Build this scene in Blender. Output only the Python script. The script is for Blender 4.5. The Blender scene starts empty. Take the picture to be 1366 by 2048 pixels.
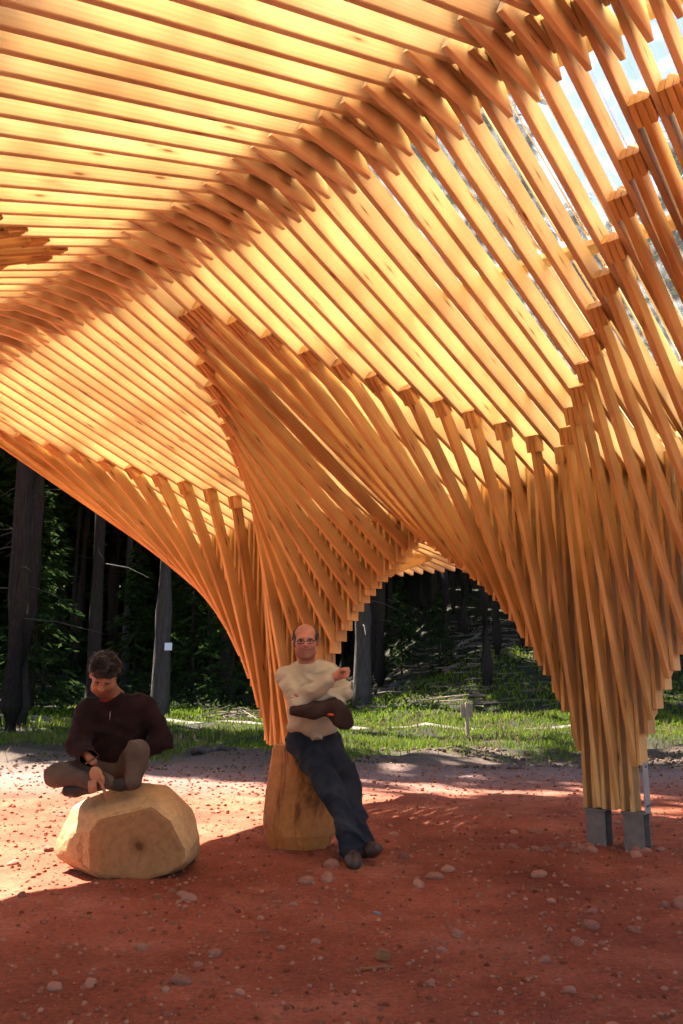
import bpy, bmesh, math, random
import numpy as np
from mathutils import Vector, Matrix, noise

random.seed(7)
rng = np.random.default_rng(7)
R = math.radians
scene = bpy.context.scene
C = scene.collection

# ---------------------------------------------------------------- camera, sky, sun, exposure
CAM_H = 1.2
FPX, PITCH = 1732.5, 0.1951
cam_d = bpy.data.cameras.new('camera')
cam = bpy.data.objects.new('camera', cam_d); C.objects.link(cam)
cam.location = (0, 0, CAM_H)
cam.rotation_euler = (math.pi / 2 + PITCH, 0, 0)
cam_d.sensor_fit = 'VERTICAL'; cam_d.sensor_height = 24.0
cam_d.lens = FPX / 2048 * 24.0
cam_d.clip_start = 0.05; cam_d.clip_end = 2000
scene.camera = cam
scene.render.resolution_x, scene.render.resolution_y = 683, 1024

SUN_H = Vector((-0.73, 0.683, 0)).normalized()
SUN_EL = R(50.8)
SUN_DIR = Vector((SUN_H.x * math.cos(SUN_EL), SUN_H.y * math.cos(SUN_EL), math.sin(SUN_EL)))
world = bpy.data.worlds.new('World'); scene.world = world
world.use_nodes = True
wn = world.node_tree
wn.nodes.clear()
wo = wn.nodes.new('ShaderNodeOutputWorld')
wb = wn.nodes.new('ShaderNodeBackground'); wb.inputs['Strength'].default_value = 0.05
sk = wn.nodes.new('ShaderNodeTexSky'); sk.sky_type = 'NISHITA'; sk.sun_disc = False
sk.sun_elevation = SUN_EL; sk.sun_rotation = math.atan2(SUN_H.x, SUN_H.y)
sk.air_density = 1.0; sk.dust_density = 1.5; sk.ozone_density = 1.0
wn.links.new(sk.outputs[0], wb.inputs[0]); wn.links.new(wb.outputs[0], wo.inputs[0])

sun_d = bpy.data.lights.new('sun', 'SUN')
sun_d.energy = 5.0; sun_d.angle = R(0.53); sun_d.color = (1.0, 0.93, 0.82)
sun = bpy.data.objects.new('sun', sun_d); C.objects.link(sun)
sun.rotation_euler = SUN_DIR.to_track_quat('Z', 'Y').to_euler()
sun.location = (-15, 10, 25)

scene.view_settings.view_transform = 'Standard'
scene.view_settings.look = 'None'
scene.view_settings.gamma = 1.0
scene.view_settings.exposure = 2.78
scene.render.engine = 'CYCLES'
scene.cycles.max_bounces = 7
scene.cycles.diffuse_bounces = 4
scene.cycles.glossy_bounces = 2
scene.cycles.transparent_max_bounces = 24
scene.cycles.use_denoising = True
scene.cycles.use_adaptive_sampling = True
scene.cycles.adaptive_threshold = 0.04
scene.cycles.adaptive_min_samples = 20
scene.cycles.sample_clamp_indirect = 6

# ---------------------------------------------------------------- helpers
def tag(o, label=None, cat=None, group=None, kind=None):
    if label: o['label'] = label
    if cat: o['category'] = cat
    if group: o['group'] = group
    if kind: o['kind'] = kind
    return o

def empty(name, loc=(0, 0, 0)):
    o = bpy.data.objects.new(name, None); o.location = loc; o.empty_display_size = 0.2
    C.objects.link(o); return o

def mesh_obj(name, verts, faces, mat=None, parent=None, loc=None, smooth=False):
    me = bpy.data.meshes.new(name)
    me.from_pydata([tuple(v) for v in verts], [], faces)
    me.update()
    if smooth:
        me.polygons.foreach_set('use_smooth', [True] * len(me.polygons))
    if mat: me.materials.append(mat)
    o = bpy.data.objects.new(name, me); C.objects.link(o)
    if loc is not None: o.location = loc
    if parent is not None:
        o.parent = parent
        o.matrix_parent_inverse = Matrix.Translation(-Vector(parent.location)) if loc is None or True else Matrix()
    return o

def bm_obj(name, bm, mat=None, parent=None, smooth=False):
    me = bpy.data.meshes.new(name); bm.to_mesh(me); bm.free()
    if smooth: me.polygons.foreach_set('use_smooth', [True] * len(me.polygons))
    if mat: me.materials.append(mat)
    o = bpy.data.objects.new(name, me); C.objects.link(o)
    if parent is not None:
        o.parent = parent
        o.matrix_parent_inverse = Matrix.Translation(-Vector(parent.location))
    return o

def box_geo(x0, x1, y0, y1, z0, z1):
    v = [(x0, y0, z0), (x1, y0, z0), (x1, y1, z0), (x0, y1, z0), (x0, y0, z1), (x1, y0, z1), (x1, y1, z1), (x0, y1, z1)]
    f = [(0, 3, 2, 1), (4, 5, 6, 7), (0, 1, 5, 4), (1, 2, 6, 5), (2, 3, 7, 6), (3, 0, 4, 7)]
    return v, f

def tube_geo(pts, radii, n=8, cap=True):
    V, F = [], []
    pts = [Vector(p) for p in pts]
    for i, p in enumerate(pts):
        a = pts[max(i - 1, 0)]; b = pts[min(i + 1, len(pts) - 1)]
        d = (b - a).normalized()
        s = d.cross(Vector((0, 0, 1)))
        if s.length < 1e-3: s = Vector((1, 0, 0))
        s.normalize(); q = d.cross(s).normalized()
        for j in range(n):
            an = 2 * math.pi * j / n
            V.append(p + (s * math.cos(an) + q * math.sin(an)) * radii[i])
    for i in range(len(pts) - 1):
        for j in range(n):
            F.append((i * n + j, i * n + (j + 1) % n, (i + 1) * n + (j + 1) % n, (i + 1) * n + j))
    if cap:
        F.append(tuple(range(n - 1, -1, -1))); F.append(tuple((len(pts) - 1) * n + j for j in range(n)))
    return V, F

def merge(parts):
    V, F = [], []
    for v, f in parts:
        o = len(V); V += [tuple(a) for a in v]; F += [tuple(i + o for i in q) for q in f]
    return V, F

# ---------------------------------------------------------------- materials
def new_mat(name):
    m = bpy.data.materials.new(name); m.use_nodes = True
    nt = m.node_tree; b = nt.nodes['Principled BSDF']
    return m, nt, b

def N(nt, typ, **kw):
    n = nt.nodes.new(typ)
    for k, v in kw.items():
        if k == 'inp':
            for kk, vv in v.items(): n.inputs[kk].default_value = vv
        else: setattr(n, k, v)
    return n

def ramp(nt, stops):
    r = nt.nodes.new('ShaderNodeValToRGB')
    e = r.color_ramp.elements
    e[0].position, e[0].color = stops[0][0], (*stops[0][1], 1)
    e[1].position, e[1].color = stops[-1][0], (*stops[-1][1], 1)
    for p, c in stops[1:-1]:
        q = e.new(p); q.color = (*c, 1)
    return r

def mixc(nt, a, b, fac, mode='MIX'):
    m = nt.nodes.new('ShaderNodeMix'); m.data_type = 'RGBA'; m.blend_type = mode
    for sock, val in ((m.inputs[0], fac), (m.inputs[6], a), (m.inputs[7], b)):
        if hasattr(val, 'links') or hasattr(val, 'is_linked'): nt.links.new(val, sock)
        elif isinstance(val, (int, float)): sock.default_value = val
        else: sock.default_value = (*val, 1)
    return m.outputs[2]

def bump(nt, b, height, strength=0.3, dist=0.01):
    bp = N(nt, 'ShaderNodeBump', inp={'Strength': strength, 'Distance': dist})
    nt.links.new(height, bp.inputs['Height']); nt.links.new(bp.outputs[0], b.inputs['Normal'])

def wood_mat(name, light, dark, knot, rough=0.62, weather=0.65):
    """Sawn softwood; grain runs along the board's own x axis, each board a little different."""
    m, nt, b = new_mat(name); L = nt.links.new
    tc = N(nt, 'ShaderNodeTexCoord'); oi = N(nt, 'ShaderNodeObjectInfo')
    off = N(nt, 'ShaderNodeVectorMath', operation='ADD')
    sc = N(nt, 'ShaderNodeVectorMath', operation='SCALE'); sc.inputs[0].default_value = (37.0, 11.0, 23.0)
    L(oi.outputs['Random'], sc.inputs[3])
    L(tc.outputs['Object'], off.inputs[0]); L(sc.outputs[0], off.inputs[1])
    mp = N(nt, 'ShaderNodeMapping'); mp.inputs['Scale'].default_value = (1.1, 26, 26); L(off.outputs[0], mp.inputs[0])
    n1 = N(nt, 'ShaderNodeTexNoise', inp={'Scale': 1.6, 'Detail': 3, 'Roughness': 0.62}); L(mp.outputs[0], n1.inputs[0])
    wv = N(nt, 'ShaderNodeTexWave', wave_type='BANDS', bands_direction='Z', inp={'Scale': 0.55, 'Distortion': 5.0, 'Detail': 0.5, 'Detail Scale': 0.7})
    L(mp.outputs[0], wv.inputs[0])
    n2 = N(nt, 'ShaderNodeTexNoise', inp={'Scale': 2.2, 'Detail': 1, 'Roughness': 0.6}); L(off.outputs[0], n2.inputs[0])
    g = N(nt, 'ShaderNodeMath', operation='MULTIPLY_ADD', inp={1: 0.35}); L(wv.outputs[0], g.inputs[0]); L(n1.outputs[0], g.inputs[2])
    r = ramp(nt, [(0.28, light), (0.55, tuple(0.6 * x + 0.4 * y for x, y in zip(light, dark))), (0.95, dark)]); L(g.outputs[0], r.inputs[0])
    # knots: sparse dark ovals
    mk = N(nt, 'ShaderNodeMapping'); mk.inputs['Scale'].default_value = (2.4, 13.0, 13.0); L(off.outputs[0], mk.inputs[0])
    vo = N(nt, 'ShaderNodeTexVoronoi', inp={'Scale': 1.0, 'Randomness': 1.0}); L(mk.outputs[0], vo.inputs[0])
    kr = ramp(nt, [(0.06, (1, 1, 1)), (0.11, (0.35, 0.35, 0.35)), (0.24, (0, 0, 0))]); L(vo.outputs['Distance'], kr.inputs[0])
    c1 = mixc(nt, r.outputs[0], knot, kr.outputs[0])
    # board to board tone and blotches
    hr = ramp(nt, [(0.0, (0.74, 0.66, 0.58)), (0.2, (1, 1, 1)), (0.4, (0.90, 0.84, 0.76)), (0.6, (1.0, 0.92, 0.82)), (0.85, (1, 1, 1)), (1.0, (0.60, 0.48, 0.40))]); L(oi.outputs['Random'], hr.inputs[0])
    c2 = mixc(nt, c1, hr.outputs[0], 0.8, 'MULTIPLY')
    br = ramp(nt, [(0.42, (1, 1, 1)), (0.72, (0.60, 0.52, 0.44))]); L(n2.outputs[0], br.inputs[0])
    c3 = mixc(nt, c2, br.outputs[0], weather, 'MULTIPLY')
    L(c3, b.inputs['Base Color'])
    b.inputs['Roughness'].default_value = rough
    b.inputs['Specular IOR Level'].default_value = 0.3
    return m

M = {}
M['larch'] = wood_mat('larch_board_lit', (0.845, 0.705, 0.45), (0.745, 0.575, 0.315), (0.25, 0.13, 0.045))  # paler copy: the strong light under the roof is put into the colour
M['larch_shaded'] = wood_mat('larch_board_shaded', (0.69, 0.455, 0.185), (0.52, 0.295, 0.090), (0.14, 0.055, 0.018))  # same timber, darker and more orange for the dimmer bounced light at the columns

def plain(name, col, rough=0.6, metal=0.0, nscale=None, var=0.25, bstr=0.2, bdist=0.004, spec=0.4):
    m, nt, b = new_mat(name)
    b.inputs['Roughness'].default_value = rough; b.inputs['Metallic'].default_value = metal
    b.inputs['Specular IOR Level'].default_value = spec
    if nscale:
        tc = N(nt, 'ShaderNodeTexCoord')
        n = N(nt, 'ShaderNodeTexNoise', inp={'Scale': nscale, 'Detail': 5, 'Roughness': 0.6}); nt.links.new(tc.outputs['Object'], n.inputs[0])
        r = ramp(nt, [(0.3, tuple(c * (1 - var) for c in col)), (0.7, tuple(min(1, c * (1 + var)) for c in col))])
        nt.links.new(n.outputs[0], r.inputs[0]); nt.links.new(r.outputs[0], b.inputs['Base Color'])
        bump(nt, b, n.outputs[0], bstr, bdist)
    else:
        b.inputs['Base Color'].default_value = (*col, 1)
    return m

M['steel'] = plain('galvanised_steel', (0.15, 0.135, 0.122), 0.65, 0.15, 14, 0.2, 0.05)
M['plate'] = plain('galvanised_plate', (0.27, 0.26, 0.25), 0.6, 0.2, 25, 0.15, 0.05)
M['bolt'] = plain('bolt_steel', (0.12, 0.11, 0.10), 0.5, 0.8)

def clear_mat():
    m, nt, b = new_mat('clear_sheet'); L = nt.links.new
    nt.nodes.remove(b)
    out = nt.nodes['Material Output']
    tr = N(nt, 'ShaderNodeBsdfTransparent'); tr.inputs[0].default_value = (0.97, 0.98, 0.99, 1)
    gl = N(nt, 'ShaderNodeBsdfGlossy'); gl.inputs['Roughness'].default_value = 0.12
    df = N(nt, 'ShaderNodeBsdfTranslucent'); df.inputs[0].default_value = (0.85, 0.9, 0.95, 1)
    tc = N(nt, 'ShaderNodeTexCoord')
    n = N(nt, 'ShaderNodeTexNoise', inp={'Scale': 9.0, 'Detail': 1}); L(tc.outputs['Object'], n.inputs[0])
    r = ramp(nt, [(0.45, (0.02, 0.02, 0.02)), (0.75, (0.13, 0.13, 0.13))]); L(n.outputs[0], r.inputs[0])
    m1 = N(nt, 'ShaderNodeMixShader'); L(r.outputs[0], m1.inputs[0]); L(tr.outputs[0], m1.inputs[1]); L(df.outputs[0], m1.inputs[2])
    fr = N(nt, 'ShaderNodeFresnel', inp={'IOR': 1.35})
    m2 = N(nt, 'ShaderNodeMixShader'); L(fr.outputs[0], m2.inputs[0]); L(m1.outputs[0], m2.inputs[1]); L(gl.outputs[0], m2.inputs[2])
    L(m2.outputs[0], out.inputs[0])
    return m
M['clear'] = clear_mat()

# ---------------------------------------------------------------- pavilion frame of reference
# ribs stand in parallel upright planes; t runs along a rib (0 = visible row of columns, -6.56 = opposite row),
# k counts the ribs (growing towards the viewer), z is height
TH = 0.8802
UX = Vector((math.cos(TH), math.sin(TH), 0)); VX = Vector((-math.sin(TH), math.cos(TH), 0))
ORG = Vector((0.708, 7.871, 0)); PITCH_RIB = 0.1458
TC = -3.28                       # ridge line
def W(t, k, z): return ORG + UX * t - VX * (k * PITCH_RIB) + Vector((0, 0, z))

# ---------------------------------------------------------------- ground
def hill(x, y):
    h = 0.0
    if y > 12.5: h += 0.016 * (y - 12.5)
    s = min(1, max(0, (x + 1.0) / 7.0)); s = s * s * (3 - 2 * s)
    if y > 21: h += s * 0.20 * (y - 21) * min(1, (y - 21) / 8)
    if y > 34: h += (1 - s) * 0.05 * (y - 34)
    return h

def ground_z(x, y):
    z = hill(x, y)
    if y > 11:
        a = min(1, (y - 11) / 4)
        z += a * 0.16 * noise.noise(Vector((x * 0.5, y * 0.5, 1.3))) + a * 0.07 * noise.noise(Vector((x * 1.7, y * 1.7, 4.1)))
        z += a * 0.10 * max(0, noise.noise(Vector((x * 0.23, y * 0.6, 9.0))))
    near = 1.0 if abs(x) < 9 and -2 < y < 16 else 0.0
    if near:
        z += 0.024 * noise.noise(Vector((x * 0.9, y * 0.9, 0))) + 0.016 * noise.noise(Vector((x * 3.1, y * 3.1, 2.0)))
        z += 0.006 * noise.noise(Vector((x * 9.0, y * 9.0, 5.0)))
    return z

def axis(segs):
    out = []
    for a, b, s in segs:
        n = max(1, int(round((b - a) / s)))
        out += [a + (b - a) * i / n for i in range(n)]
    out.append(segs[-1][1]); return out
gx = axis([(-400, -120, 40), (-120, -40, 8), (-40, -12, 2), (-12, -4, 0.4), (-4, 4, 0.06), (4, 12, 0.4), (12, 40, 2), (40, 120, 8), (120, 400, 40)])
gy = axis([(-120, -20, 20), (-20, 0, 2), (0, 2.6, 0.4), (2.6, 10.5, 0.06), (10.5, 24, 0.18), (24, 60, 1.2), (60, 140, 8), (140, 500, 40)])
gv = [(x, y, ground_z(x, y)) for y in gy for x in gx]
nx = len(gx)
gf = [(j * nx + i, j * nx + i + 1, (j + 1) * nx + i + 1, (j + 1) * nx + i) for j in range(len(gy) - 1) for i in range(nx - 1)]

def soil_mat():
    m, nt, b = new_mat('ground_soil'); L = nt.links.new
    geo = N(nt, 'ShaderNodeNewGeometry')
    P = geo.outputs['Position']
    sep = N(nt, 'ShaderNodeSeparateXYZ'); L(P, sep.inputs[0])
    n1 = N(nt, 'ShaderNodeTexNoise', inp={'Scale': 1.3, 'Detail': 5, 'Roughness': 0.68}); L(P, n1.inputs[0])
    n2 = N(nt, 'ShaderNodeTexNoise', inp={'Scale': 38, 'Detail': 3, 'Roughness': 0.7}); L(P, n2.inputs[0])
    n3 = N(nt, 'ShaderNodeTexNoise', inp={'Scale': 0.55, 'Detail': 4, 'Roughness': 0.6}); L(P, n3.inputs[0])
    vo = N(nt, 'ShaderNodeTexVoronoi', inp={'Scale': 70}); L(P, vo.inputs[0])
    red = ramp(nt, [(0.28, (0.20, 0.050, 0.023)), (0.5, (0.285, 0.077, 0.038)), (0.72, (0.41, 0.145, 0.084))]); L(n1.outputs[0], red.inputs[0])
    fine = ramp(nt, [(0.3, (0.62, 0.58, 0.56)), (0.7, (1.22, 1.22, 1.22))]); L(n2.outputs[0], fine.inputs[0])
    redc = mixc(nt, red.outputs[0], fine.outputs[0], 0.85, 'MULTIPLY')
    dp = ramp(nt, [(0.36, (0.66, 0.62, 0.60)), (0.58, (1.0, 1.0, 1.0)), (0.7, (1.12, 1.14, 1.16))]); L(n3.outputs[0], dp.inputs[0])
    redc = mixc(nt, redc, dp.outputs[0], 1.0, 'MULTIPLY')
    # small pale chips of stone
    ch = ramp(nt, [(0.80, (0, 0, 0)), (0.84, (1, 1, 1))]); L(vo.outputs['Color'], ch.inputs[0])
    ce = ramp(nt, [(0.22, (1, 1, 1)), (0.30, (0, 0, 0))]); L(vo.outputs['Distance'], ce.inputs[0])
    chip = N(nt, 'ShaderNodeMath', operation='MULTIPLY'); L(ch.outputs[0], chip.inputs[0]); L(ce.outputs[0], chip.inputs[1])
    chip2 = N(nt, 'ShaderNodeMath', operation='MULTIPLY', inp={1: 0.55}); L(chip.outputs[0], chip2.inputs[0])
    redc = mixc(nt, redc, (0.38, 0.19, 0.12), chip2.outputs[0])
    # grey-brown churned verge, then forest floor, both by distance with a ragged edge
    mud = ramp(nt, [(0.3, (0.045, 0.030, 0.023)), (0.7, (0.13, 0.088, 0.065))]); L(n2.outputs[0], mud.inputs[0])
    flo = ramp(nt, [(0.35, (0.013, 0.012, 0.007)), (0.55, (0.024, 0.025, 0.011)), (0.75, (0.045, 0.030, 0.018))]); L(n1.outputs[0], flo.inputs[0])
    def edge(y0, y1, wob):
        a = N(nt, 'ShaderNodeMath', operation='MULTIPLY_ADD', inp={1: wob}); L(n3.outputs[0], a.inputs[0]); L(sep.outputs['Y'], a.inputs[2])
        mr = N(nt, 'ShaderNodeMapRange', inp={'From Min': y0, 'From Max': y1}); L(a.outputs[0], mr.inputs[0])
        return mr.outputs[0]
    shade_tint = ramp(nt, [(0.3, (0.11, 0.060, 0.050)), (0.7, (0.27, 0.165, 0.140))]); L(n2.outputs[0], shade_tint.inputs[0])  # mauve-grey tint painting bluish sky-lit shade onto the farther red earth
    c0 = mixc(nt, redc, shade_tint.outputs[0], edge(10.6, 13.2, 2.4))
    c = mixc(nt, c0, mud.outputs[0], edge(13.6, 15.0, 3.0))
    c = mixc(nt, c, flo.outputs[0], edge(16.4, 18.4, 4.0))
    L(c, b.inputs['Base Color']); b.inputs['Roughness'].default_value = 0.95; b.inputs['Specular IOR Level'].default_value = 0.15
    hs = N(nt, 'ShaderNodeMath', operation='MULTIPLY_ADD', inp={1: 0.6}); L(chip.outputs[0], hs.inputs[0]); L(n2.outputs[0], hs.inputs[2])
    bump(nt, b, hs.outputs[0], 0.8, 0.018)
    return m
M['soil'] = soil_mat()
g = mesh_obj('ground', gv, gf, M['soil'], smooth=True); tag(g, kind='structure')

# ---------------------------------------------------------------- pavilion
pav = empty('timber_pavilion', W(TC, 0, 0))
tag(pav, 'slatted larch timber pavilion with arched vault, clear roof sheets and fanned columns', 'pavilion')
PAV_INV = Matrix.Translation(-Vector(pav.location))

def board(name, A, B, k, depth, thick, mat, ca=0.0, cb=0.0, flip=1, ch=0.004):
    """A board in the plane of rib k. A->B is its lower (inner) edge in (t, z); depth is measured to the left of A->B
    (flip=1) or right. ca/cb: how far each end runs on at the far edge (for sloping cuts)."""
    a = W(A[0], k, A[1]); b = W(B[0], k, B[1])
    xa = (b - a); Ln = xa.length; xa.normalize()
    ya = VX.copy()
    za = xa.cross(ya)
    if za.z * flip < 0 and abs(za.z) > 1e-6: za = -za; ya = -ya
    h = thick / 2; c = ch
    sec = [(-h + c, 0), (h - c, 0), (h, c), (h, depth - c), (h - c, depth), (-h + c, depth), (-h, depth - c), (-h, c)]
    V = [(ca * z / depth, y, z) for y, z in sec] + [(Ln + cb * z / depth, y, z) for y, z in sec]
    F = [tuple(range(7, -1, -1)), tuple(range(8, 16))] + [(i, (i + 1) % 8, 8 + (i + 1) % 8, 8 + i) for i in range(8)]
    me = bpy.data.meshes.new(name); me.from_pydata(V, [], F); me.materials.append(mat); me.update()
    o = bpy.data.objects.new(name, me); C.objects.link(o)
    o.parent = pav; o.matrix_parent_inverse = PAV_INV
    o.matrix_basis = Matrix(((xa.x, ya.x, za.x, a.x), (xa.y, ya.y, za.y, a.y), (xa.z, ya.z, za.z, a.z), (0, 0, 0, 1)))
    return o

ZB = [(0, 0.27), (1.42, 0.27), (1.43, 0.55), (1.75, 0.70), (2.05, 0.83), (2.5, 1.0), (3.05, 1.154), (3.55, 1.292), (4.07, 1.413), (4.55, 1.52), (5.05, 1.637), (5.5, 1.723),
      (6.0, 1.815), (6.5, 1.90), (7.0, 1.978), (7.55, 2.047), (8.1, 2.119), (8.7, 2.185), (9.5, 2.26), (10.0, 2.32), (10.9, 2.43), (11.8, 2.52), (13, 2.56)]
def interp(tab, x):
    for (a, fa), (b, fb) in zip(tab, tab[1:]):
        if x <= b: return fa + (fb - fa) * (x - a) / (b - a)
    return tab[-1][1]
def col_d(k, cs=(11.7, -11.65, 34.9, -35.5)): return min(abs(k - c) for c in cs)
def z_bottom(k):
    if abs(k - 11.55) < 1.32 or abs(k + 11.3) < 1.38: return 0.27
    return interp(ZB, max(1.5, col_d(k)))
def t_haunch(k): return -0.36 - 0.2175 * min(abs(k - 11.0), abs(k + 12.0), abs(k - 34.0), abs(k + 35.0))
def z_ridge(k): return 3.98 + 0.0069 * k
def z_out(k): return 2.80 - 0.099 * math.cos(2 * math.pi * (k + 0.5) / 23)
def z_raft(t, k): return z_ridge(k) + (z_out(k) - z_ridge(k)) * (t + 3.149) / 3.149
def mir(t): return 2 * TC - t
D_R, T_R = 0.160, 0.036
KMIN, KMAX = -23, 29
jr = random.Random(3)
for k in range(KMIN, KMAX + 1):
    j = lambda s=0.02: jr.uniform(-s, s)
    kr = k + 0.5 + j(0.018)
    # right and left rafters butt at the ridge
    board('rafter', (0.148, z_raft(0.148, kr) + j(0.006)), (TC + 0.002, z_raft(TC, kr) + j(0.006)), kr, D_R, T_R, M['larch'])
    board('rafter', (mir(0.148), z_raft(0.148, kr)), (TC - 0.05, z_raft(TC + 0.05, kr)), kr, D_R, T_R, M['larch'])
    # horizontal collar across the ridge, in the gap between rafters, packed out on both sides
    zc = 3.93 + 0.006 * k + j(0.008)
    board('collar', (TC - 0.33 + j(0.05), zc + j(0.012)), (TC + 0.33 + j(0.05), zc + j(0.012)), k, 0.16 + j(0.012), 0.032, M['larch'], ca=0.09, cb=-0.09)
    for s in (-0.25, 0.25):
        board('packer', (TC - 0.14 + j(0.05), zc + 0.10 + j()), (TC + 0.16 + j(0.05), zc + 0.10 + j()), k + s, 0.09, 0.029, M['larch'], ca=0.05, cb=-0.05)
    # sloping braces from the haunch down to the foot of the outer boards, both sides
    for side in (0, 1):
        f = (lambda t: t) if side == 0 else mir
        th = t_haunch(k) + j(0.012)
        zb = max(0.275, z_bottom(k) + 0.01)
        if side == 1 and k > 11: th = -0.36 - 0.03 * (k - 11)
        zt = z_raft(th, k) - 0.012
        # the inner edge passes (th, zt) and (0, zb) and runs on between the outer boards
        dt, dz = 0 - th, zb - zt; Ln = math.hypot(dt, dz); ux, uz = dt / Ln, dz / Ln
        e = 0.0
        board('brace', (f(th), zt), (f(ux * e), zb + uz * e), k, 0.130, 0.038, M['larch_shaded'], ch=0.006)
        for s in (-0.25, 0.25):
            board('packer', (f(th), zt), (f(th + ux * 0.13), zt + uz * 0.13), k + s, 0.10, 0.029, M['larch_shaded'])
        # paired outer boards, stepped along the arch
        for s in (-0.25, 0.25):
            zbv = z_bottom(k + s)
            zt2 = z_raft(0, k) + 0.13 + j()
            if side == 0: board('outer_board', (0.0, zt2), (0.0, zbv), k + s, 0.148, 0.0300, M['larch_shaded'])
            else: board('outer_board', (mir(0.0), zbv), (mir(0.0), zt2), k + s, 0.148, 0.0300, M['larch_shaded'])

# outer eave: braces leaning outwards from the columns to short, nearly level rafters
for k in range(KMIN, KMAX + 1):
    board('eave_rafter', (0.152, z_out(k + 0.5) - 0.10), (1.86 + jr.uniform(-0.02, 0.02), 2.45), k + 0.5, 0.15, T_R, M['larch'])
    if (k + 5) % 8: continue
    to = 0.148 + 0.30 + 0.128 * min(11.7, col_d(k)); zb = max(0.30, z_bottom(k)) + 0.2
    zt = z_out(k) - 0.10 + (2.45 - z_out(k) + 0.10) * (to - 0.152) / 1.708 - 0.01
    board('brace', (0.152, zb + 0.02), (to, zt), k, 0.14, 0.038, M['larch_shaded'], ch=0.006)

def purlin(t, zf, w=0.07, d=0.035):
    """A batten running across the ribs on top of the rafters, following their tops."""
    V, F = [], []
    ks = [KMAX + 0.8 - i * (KMAX - KMIN + 0.6) / 18 for i in range(19)]
    for k in ks:
        for dt, dz in ((-w / 2, 0), (w / 2, 0), (w / 2, d), (-w / 2, d)): V.append(W(t + dt, k, zf(t + dt, k) + dz))
    for i in range(18):
        for a in range(4): F.append((4 * i + a, 4 * i + (a + 1) % 4, 4 * i + 4 + (a + 1) % 4, 4 * i + 4 + a))
    F += [(0, 1, 2, 3), (75, 74, 73, 72)]
    mesh_obj('purlin', V, F, M['larch'], pav)
def z_top(t, k): return z_raft(t if t > TC else mir(t), k) + D_R * 1.072 + 0.004
def z_eave(t, k): return z_out(k) - 0.10 + (2.55 - z_out(k)) * (t - 0.152) / 1.708 + 0.155
for t in (-2.95, -1.88, -0.75):
    purlin(t, z_top); purlin(mir(t), z_top)
for t in (0.9, 1.7): purlin(t, z_eave)

def sheet(ta, tb, zf, k0, k1, lift):
    """One corrugated clear sheet, corrugations running down the slope."""
    n = 44; V, F = [], []
    for i in range(n + 1):
        k = k0 + (k1 - k0) * i / n
        dz = 0.009 * math.sin(i / n * 11 * 2 * math.pi) + lift
        V += [W(ta, k, zf(ta, k) + dz), W(tb, k, zf(tb, k) + dz)]
    for i in range(n): F.append((2 * i, 2 * i + 1, 2 * i + 3, 2 * i + 2))
    mesh_obj('roof_sheet', V, F, M['clear'], pav, smooth=True)
kk = KMAX + 1.2; i = 0
while True:
    k2 = max(KMIN - 0.2, kk - 6.3); dz = 0.05 + 0.006 * (i % 2)
    sheet(TC + 0.02, 0.30, z_top, kk + 0.25, k2, dz); sheet(TC - 0.02, mir(0.30), z_top, kk + 0.25, k2, dz); sheet(0.34, 1.95, z_eave, kk + 0.25, k2, dz)
    kk = k2; i += 1
    if k2 <= KMIN: break

# galvanised steel feet: I sections with a cap plate
def foot(t, k):
    a = W(t, k, 0)
    parts = []
    def bx(u0, u1, v0, v1, z0, z1):
        V, F = box_geo(0, 1, 0, 1, 0, 1)
        V = [a + UX * (u0 + (u1 - u0) * x) - VX * (v0 + (v1 - v0) * y) + Vector((0, 0, z0 + (z1 - z0) * z)) for x, y, z in V]
        parts.append((V, [tuple(reversed(q)) for q in F]))
    bx(-0.070, -0.058, -0.074, 0.074, -0.05, 0.255)
    bx(0.058, 0.070, -0.074, 0.074, -0.05, 0.255)
    bx(-0.058, 0.058, -0.005, 0.005, -0.05, 0.255)
    bx(-0.085, 0.085, -0.085, 0.085, 0.255, 0.266)
    V, F = merge(parts)
    mesh_obj('steel_foot', V, F, M['steel'], pav)
for k in (10.75, 12.75, -12.0, -10.6): foot(0.074, k)
for k, t0 in ((13.32, 0.03), (-10.3, 0.03)):
    a = W(t0, k, 0.262); V, F = box_geo(0, 1, 0, 1, 0, 1)
    V = [a + UX * (0.10 * x) - VX * (0.008 * y) + Vector((0, 0, 0.36 * z)) for x, y, z in V]
    pl = mesh_obj('flitch_plate', V, [tuple(reversed(q)) for q in F], M['plate'], pav)
    for bu, bz in ((0.05, 0.33), (0.03, 0.05), (0.07, 0.05)):
        c = a + UX * bu - VX * 0.008 + Vector((0, 0, bz))
        V, F = tube_geo([c, c - VX * 0.008], [0.010, 0.010], 6)
        mesh_obj('bolt', V, F, M['bolt'], pl)

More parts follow.
